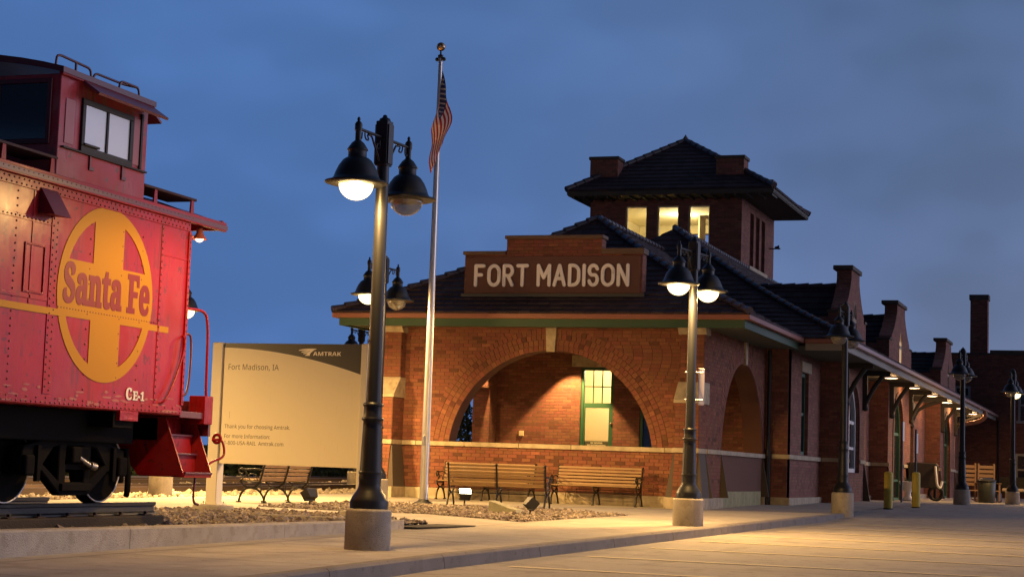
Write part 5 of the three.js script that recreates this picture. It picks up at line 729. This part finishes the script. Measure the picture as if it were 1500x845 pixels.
// cupola
{ const z0 = 23.53, z1 = 25.27, y1 = 4.74; const cup = cp('cupola', uvm(rbox(-HS, HS, 3.60, y1, z0, z1, 0.015)), K.redPale);
  cp('window_frame', mg([rbox(HS, HS + 0.03, 3.99, 4.055, 23.86, 24.88, 0.006), rbox(HS, HS + 0.03, 4.50, 4.56, 23.86, 24.88, 0.006), rbox(HS, HS + 0.031, 4.056, 4.499, 24.82, 24.88, 0.006), rbox(HS, HS + 0.031, 4.056, 4.499, 23.86, 23.93, 0.006), rbox(HS, HS + 0.028, 4.056, 4.499, 24.36, 24.40, 0.006), rbox(HS, HS + 0.05, 4.06, 4.085, 24.55, 24.84, 0.006), rbox(HS, HS + 0.026, 4.0, 4.62, 23.66, 23.70, 0.006), rbox(HS, HS + 0.04, 3.97, 3.99, 23.56, 25.22, 0.004)]), K.black, cup);
  const skyTonePane = phys([0.62, 0.66, 0.70], 0.12, { clearcoat: 1, clearcoatRoughness: 0.04 });  // pale colour stands in for the sky showing in the panes
  cp('pane', rbox(HS, HS + 0.012, 4.056, 4.499, 24.401, 24.819, 0.002), skyTonePane, cup); cp('pane', rbox(HS, HS + 0.013, 4.056, 4.499, 23.931, 24.359, 0.002), skyTonePane, cup);
  cp('side_panel', mg([rbox(HS, HS + 0.010, 4.03, 4.50, 25.0, 25.17, 0.003), rbox(HS, HS + 0.010, 4.03, 4.55, 23.705, 23.83, 0.003)]), mat([0.36, 0.13, 0.15], 0.55), cup);
  cp('hinge_bracket', mg([24.66, 24.02].map(z => mg([rbox(HS, HS + 0.02, 3.84, 3.98, z, z + 0.025, 0.004), rbox(HS, HS + 0.018, 3.82, 3.86, z - 0.07, z + 0.025, 0.004)]))), K.redDark, cup);
  const e = z1; cp('end_window', mg([rbox(0.78, 1.36, 4.05, 4.64, e, e + 0.025, 0.006)]), K.glass, cup); cp('end_window_frame', mg([rbox(0.73, 0.78, 4.0, 4.69, e, e + 0.035, 0.006), rbox(1.36, 1.41, 4.0, 4.69, e, e + 0.035, 0.006), rbox(0.78, 1.36, 4.64, 4.69, e, e + 0.034, 0.006), rbox(0.78, 1.36, 4.0, 4.05, e, e + 0.034, 0.006)]), K.redDark, cup);
  const a = []; for (let i = 0; i <= 12; i++) { const x = -1.56 + 3.12 * i / 12; a.push([x, 4.80 + 0.20 * (1 - (x / 1.56) ** 2)]); } for (let i = 12; i >= 0; i--) { const x = -1.56 + 3.12 * i / 12; a.push([x, 4.74 + 0.18 * (1 - (x / 1.56) ** 2)]); }
  cp('cupola_roof', extr(shape(a), z1 - z0 + 0.12).translate(0, 0, z0 - 0.06), K.redDark, cup);
  cp('roof_edge', mg([rbox(HS + 0.003, HS + 0.05, 4.72, 4.80, z0 - 0.05, z1 + 0.05, 0.006)]), K.red, cup);
  cp('visor', mg([extr(shape([[HS + 0.02, 4.72], [HS + 0.035, 4.745], [HS + 0.25, 4.60], [HS + 0.235, 4.575]]), 1.42).translate(0, 0, z0 - 0.02), extr(shape([[-0.0, 4.74], [0.015, 4.765], [0.30, 4.62], [0.285, 4.595]]), 2.6).rotateY(Math.PI / 2).translate(-1.1, 0, z0), rod([1.3, 4.55, z0 - 0.0], [1.3, 4.61, z0 - 0.28], 0.008), rod([-1.0, 4.55, z0], [-1.0, 4.61, z0 - 0.28], 0.008)]), mat([0.16, 0.03, 0.045], 0.4), cup);
  cp('roof_grab_iron', mg([pipe([[1.42, 4.83, 26.02 - 0.75], [1.42, 4.93, 25.26], [1.42, 4.95, 25.2], [1.42, 4.93, 24.62], [1.42, 4.82, 24.60]].map(p => p), 0.014, 30, 6, true), rod([1.42, 4.80, 24.9], [1.42, 4.93, 24.9], 0.014), pipe([[1.42, 4.82, 24.05], [1.42, 4.93, 24.02], [1.42, 4.93, 23.64], [1.42, 4.83, 23.62]], 0.014, 24, 6, true), pipe([[1.30, 4.84, 24.4], [1.30, 4.95, 24.35], [1.30, 4.95, 23.75], [1.42, 4.93, 23.66]], 0.014, 24, 6, true)]), K.redDark, cup);
  cp('smoke_jack', lathe([[0.11, 3.9], [0.11, 5.02], [0.15, 5.03], [0.15, 5.10], [0, 5.12]], 16).translate(0.9, 0, 26.4), K.black, cab);
}
// roof walks beside the cupola on riveted stands
for (const [a, b] of [[25.24, 27.6], [22.34, 23.52]]) { cp('roof_walk', mg([rbox(1.10, 1.50, 3.835, 3.865, a, b, 0.006)]), mat([0.05, 0.018, 0.018], 0.8)); for (const z of [a + 0.08, a + 0.92 < b - 0.1 ? a + 0.92 : b - 0.08]) cp('roof_walk_stand', extr(shape([[-0.045, 3.62], [0.045, 3.62], [0.025, 3.86], [-0.025, 3.86]]), 0.02).rotateY(Math.PI / 2).translate(1.47, 0, z), K.red); }
// under-frame, end platform, steps
cp('underframe', mg([rbox(-1.15, 1.15, 0.95, 1.298, 22.9, ZN, 0.02), rbox(-0.3, 0.3, 0.75, 0.95, 22.6, ZN, 0.02), rbox(0.9, 1.46, 1.12, 1.297, 23.45, 23.85, 0.01)]), K.soot);
cp('sill_bracket', rbox(1.40, 1.512, 1.20, 1.312, 23.42, 23.80, 0.006), K.red);
cp('end_platform', mg([rbox(-1.48, 1.48, 1.28, 1.36, 21.72, ZE - 0.002, 0.008), rbox(-1.46, 1.46, 1.08, 1.50, 21.66, 21.72, 0.008), rbox(-1.2, 1.2, 1.0, 1.279, 22.3, 22.44, 0.01)]), K.redDark);
cp('end_post', rbox(1.28, 1.50, 1.22, 1.56, 21.70, 21.90, 0.01), K.red);
for (const s of [1, -1]) { const st = [[0.55, 1.30], [1.28, 1.30], [1.56, 0.62], [1.30, 0.60], [0.95, 0.60], [0.62, 1.0]].map(([x, y]) => [s * x, y]); for (const z of [22.42, 21.74]) cp('step_side', extr(shape(st), 0.02).translate(0, 0, z), s > 0 ? K.red : K.redDark); const sp = [[0.6, 1.30], [1.12, 1.30], [1.12, 1.07], [1.27, 1.07], [1.27, 0.85], [1.33, 0.85], [1.33, 0.63], [1.56, 0.63], [1.555, 0.59], [0.95, 0.59]].map(([x, y]) => [s * x, y]); cp('stair_block', uvm(extr(shape(sp), 0.64).translate(0, 0, 21.768)), K.red); for (const [a, b, y] of [[1.12, 1.30, 1.08], [1.26, 1.37, 0.86], [1.32, 1.575, 0.64]]) cp('step_tread', rbox(Math.min(s * a, s * b), Math.max(s * a, s * b), y - 0.012, y + 0.012, 21.77, 22.41, 0.005), K.redDark); }
cp('step_tread_plate', rbox(1.36, 1.54, 0.637, 0.645, 22.1, 22.40, 0.002), mat([0.4, 0.33, 0.2], 0.5));
cp('stirrup', pipe([[1.5, 0.6, 22.05], [1.5, 0.30, 22.05], [1.52, 0.27, 21.98]], 0.016, 12, 6), K.redDark);
cp('coupler', mg([rbox(-0.12, 0.12, 0.82, 1.08, 21.0, 21.7, 0.04), rod([1.1, 1.0, 21.70], [1.1, 1.0, 21.40], 0.11, 0.11, 16), rbox(-0.2, 0.2, 0.78, 1.12, 20.95, 21.15, 0.05)]), K.black);
cp('cut_lever', mg([pipe([[1.35, 1.04, 21.42], [1.45, 1.04, 21.36], [1.48, 0.86, 21.34], [1.42, 0.78, 21.5], [1.40, 0.72, 21.64]], 0.015, 24, 6), new THREE.TorusGeometry(0.05, 0.02, 8, 16).translate(1.40, 1.06, 21.38)]), K.red);
// end wall furniture: grab irons and lamps
cp('grab_iron', mg([pipe([[1.48, 2.56, 22.44], [1.48, 2.56, 22.05], [1.48, 2.52, 21.95], [1.48, 2.40, 21.90], [1.46, 1.62, 21.82], [1.46, 1.5, 21.80]], 0.018, 40, 8)]), K.red);
cp('grab_iron', pipe([[1.49, 2.26, 22.46], [1.53, 2.25, 22.40], [1.53, 2.15, 22.36], [1.53, 1.66, 22.38], [1.52, 1.55, 22.42], [1.49, 1.53, 22.46]], 0.014, 30, 7), K.redDark);
cp('grab_iron', pipe([[1.50, 2.23, 22.52], [1.55, 2.18, 22.54], [1.55, 1.95, 22.60], [1.55, 1.66, 22.76], [1.55, 1.46, 22.93], [1.51, 1.42, 22.97]], 0.013, 30, 7), K.red);
cp('end_door', mg([rbox(-0.4, 0.4, 1.37, 3.35, ZE - 0.03, ZE - 0.001, 0.006)]), K.redDark);
for (const [x, z] of [[1.36, 22.30], [1.40, 22.06]]) { const l = cp('marker_lamp', lathe([[0.02, 3.58], [0.035, 3.57], [0.04, 3.50], [0.085, 3.43], [0.09, 3.42], [0.08, 3.425], [0, 3.49]], 18).translate(x, 0, z), mat([0.30, 0.07, 0.04], 0.5)); cp('bulb', new THREE.SphereGeometry(0.05, 14, 10).translate(x, 3.44, z), glow([1, 0.62, 0.30], 10), l); cab.add(bulb([x, 3.44, z], new THREE.Color().setRGB(1, 0.55, 0.22), 0.5, 2)); }
// truck: side frame, wheels, brake shoes
const tread = mat([0.5, 0.48, 0.46], 0.35, 0.7);
for (const [zc] of [[23.96], [30.4]]) {
  const fr = shape([[-0.96, 0.87], [-0.6, 0.95], [-0.25, 1.03], [0.3, 1.04], [0.65, 0.95], [0.98, 0.86], [1.0, 0.66], [0.84, 0.62], [0.66, 0.64], [0.28, 0.38], [-0.24, 0.38], [-0.62, 0.64], [-0.84, 0.62], [-1.0, 0.66], [-0.98, 0.83]], [[[-0.18, 0.50], [0.20, 0.50], [0.20, 0.66], [-0.18, 0.66]], [[-0.2, 0.70], [0.2, 0.70], [0.18, 0.92], [-0.18, 0.92]], [[-0.62, 0.70], [-0.30, 0.52], [-0.30, 0.92], [-0.42, 0.90]], [[0.30, 0.52], [0.62, 0.70], [0.42, 0.90], [0.30, 0.92]]]);
  for (const s of [1, -1]) { const tf = cp('truck_side_frame', faceX(extr(fr, 0.10, 0.012), 0).translate(s * 1.02 - 0.05, 0, zc), K.soot); if (s > 0) { cp('bolster_end', mg([rbox(0.9, 1.16, 0.72, 0.9, zc - 0.16, zc + 0.16, 0.03), rbox(1.0, 1.12, 0.42, 0.5, zc - 0.3, zc + 0.28, 0.01)]), K.soot, tf); for (const k of [-1, 1]) cp('journal_box', mg([rbox(0.98, 1.14, 0.58, 0.80, zc + k * 0.91 - 0.085, zc + k * 0.91 + 0.085, 0.03), rbox(1.08, 1.13, 0.52, 0.90, zc + k * 0.74 - 0.03, zc + k * 0.74 + 0.04, 0.01)]), K.soot, tf); cp('shock_absorber', mg([rod([1.14, 0.78, zc + 0.02], [1.14, 0.70, zc - 0.2], 0.028), rod([1.14, 0.70, zc - 0.2], [1.14, 0.685, zc - 0.3], 0.045)]), K.steel, tf); } }
  for (const k of [-1, 1]) { const w = cp('wheelset', mg([rod([-0.9, 0.695, zc + k * 0.91], [0.9, 0.695, zc + k * 0.91], 0.09, 0.09, 14)]), K.soot); for (const s of [1, -1]) { const prof2 = [[0.09, -0.05], [0.12, 0.09], [0.2, 0.06], [0.33, 0.02], [0.36, 0.065], [0.41, 0.065], [0.415, -0.03], [0.445, -0.045], [0.44, -0.075], [0.36, -0.075], [0.3, -0.03], [0.09, -0.05]]; cp('wheel', lathe(prof2, 40).rotateZ(-Math.PI / 2 * s).translate(s * 0.77, 0.695, zc + k * 0.91), K.soot, w); cp('wheel_rim', new THREE.TorusGeometry(0.408, 0.011, 6, 48).rotateY(Math.PI / 2).translate(s * 0.835, 0.695, zc + k * 0.91), tread, w); } cp('brake_shoe', rbox(0.68, 0.86, 0.5, 0.9, zc + k * 1.36 - 0.03, zc + k * 1.36 + 0.04, 0.02), K.soot, w); }
  cp('brake_hose', pipe([[1.0, 0.9, zc - 1.15], [1.02, 0.6, zc - 1.2], [1.02, 0.40, zc - 1.2], [1.0, 0.36, zc - 1.22]], 0.035, 14, 8), K.soot);
}
cp('air_reservoir', mg([rod([0.5, 0.78, 26.6], [0.5, 0.78, 28.6], 0.2, 0.2, 18)]), K.soot);
// ---- display track and the low concrete wall in front of it
{ const t = thing('display_track', 'short end of track under the red railway car, rails on dark sleepers', 'railway track');
  const rp = [[-0.075, 0], [0.075, 0], [0.07, 0.018], [0.012, 0.035], [0.010, 0.095], [0.036, 0.105], [0.038, 0.138], [0.025, 0.145], [-0.025, 0.145], [-0.038, 0.138], [-0.036, 0.105], [-0.010, 0.095], [-0.012, 0.035], [-0.07, 0.018]];
  for (const x of [-1.75, -3.25]) M('rail', extr(shape(rp), 13).translate(x, 0.128, 21.7), K.black, t);
  M('timber_baulk', uvm(rbox(-2.0, -1.5, -0.12, 0.124, 21.85, 34, 0.02)), K.tie, t); M('timber_baulk', uvm(rbox(-3.5, -3.0, -0.12, 0.124, 21.85, 34, 0.02)), K.tie, t);
  for (let z = 21.9; z < 34; z += 0.55) M('sleeper', uvm(rbox(-3.48, -1.56, -0.12, 0.126, z, z + 0.22, 0.015)), K.tie, t);
  for (let z = 21.95; z < 27; z += 0.55) M('spike_plate', mg([rbox(-1.90, -1.60, 0.126, 0.138, z + 0.02, z + 0.18, 0.003), rbox(-1.66, -1.62, 0.138, 0.17, z + 0.09, z + 0.12, 0.004)]), K.rust, t);
}
{ const t = thing('low_concrete_wall', 'low grey concrete wall edging the pebble bed below the red railway car', 'wall'); const top = z => 0.045 + 0.0065 * (z - 19);
  for (let z = 17.25, i = 0; z < 36; z += 3.6, i++) { const a = z, b = z + 3.592; const pos = []; const P = (x, y, zz) => [x, y, zz]; const q = (k, zz) => [P(-0.62, -0.5, zz), P(-0.62, top(zz), zz), P(-0.41, top(zz), zz), P(-0.39, top(zz) - 0.02, zz), P(-0.385, -0.5, zz)]; const A = q(0, a), B = q(1, b); const quad = (m, n, o, p) => pos.push(...m, ...n, ...o, ...m, ...o, ...p); for (let k = 0; k < 4; k++) quad(A[k], B[k], B[k + 1], A[k + 1]); pos.push(...A[0], ...A[1], ...A[2], ...A[0], ...A[2], ...A[4], ...A[2], ...A[3], ...A[4], ...B[2], ...B[1], ...B[0], ...B[4], ...B[2], ...B[0], ...B[4], ...B[3], ...B[2]); const g = new THREE.BufferGeometry(); g.setAttribute('position', new THREE.Float32BufferAttribute(pos, 3)); const h = uvm(g); h.computeVertexNormals(); M('wall_length', h, K.footing, t); }
  M('wall_return', uvm(rbox(-2.6, -0.39, -0.5, top(17) + 0.002, 17.03, 17.246, 0.01)), K.footing, t);
  struct('dark_strip', uvm(extr(shape([[-0.62, -17.0], [-0.2, -17.0], [0.02, -15.2], [-0.62, -15.2]]), 0.012).rotateX(-Math.PI / 2).translate(0, gy(16) + 0.012, 0)), mat([0.018, 0.014, 0.011], 1));  // flat near-black strip past the end of the low wall
}
renderer.render(scene, camera);
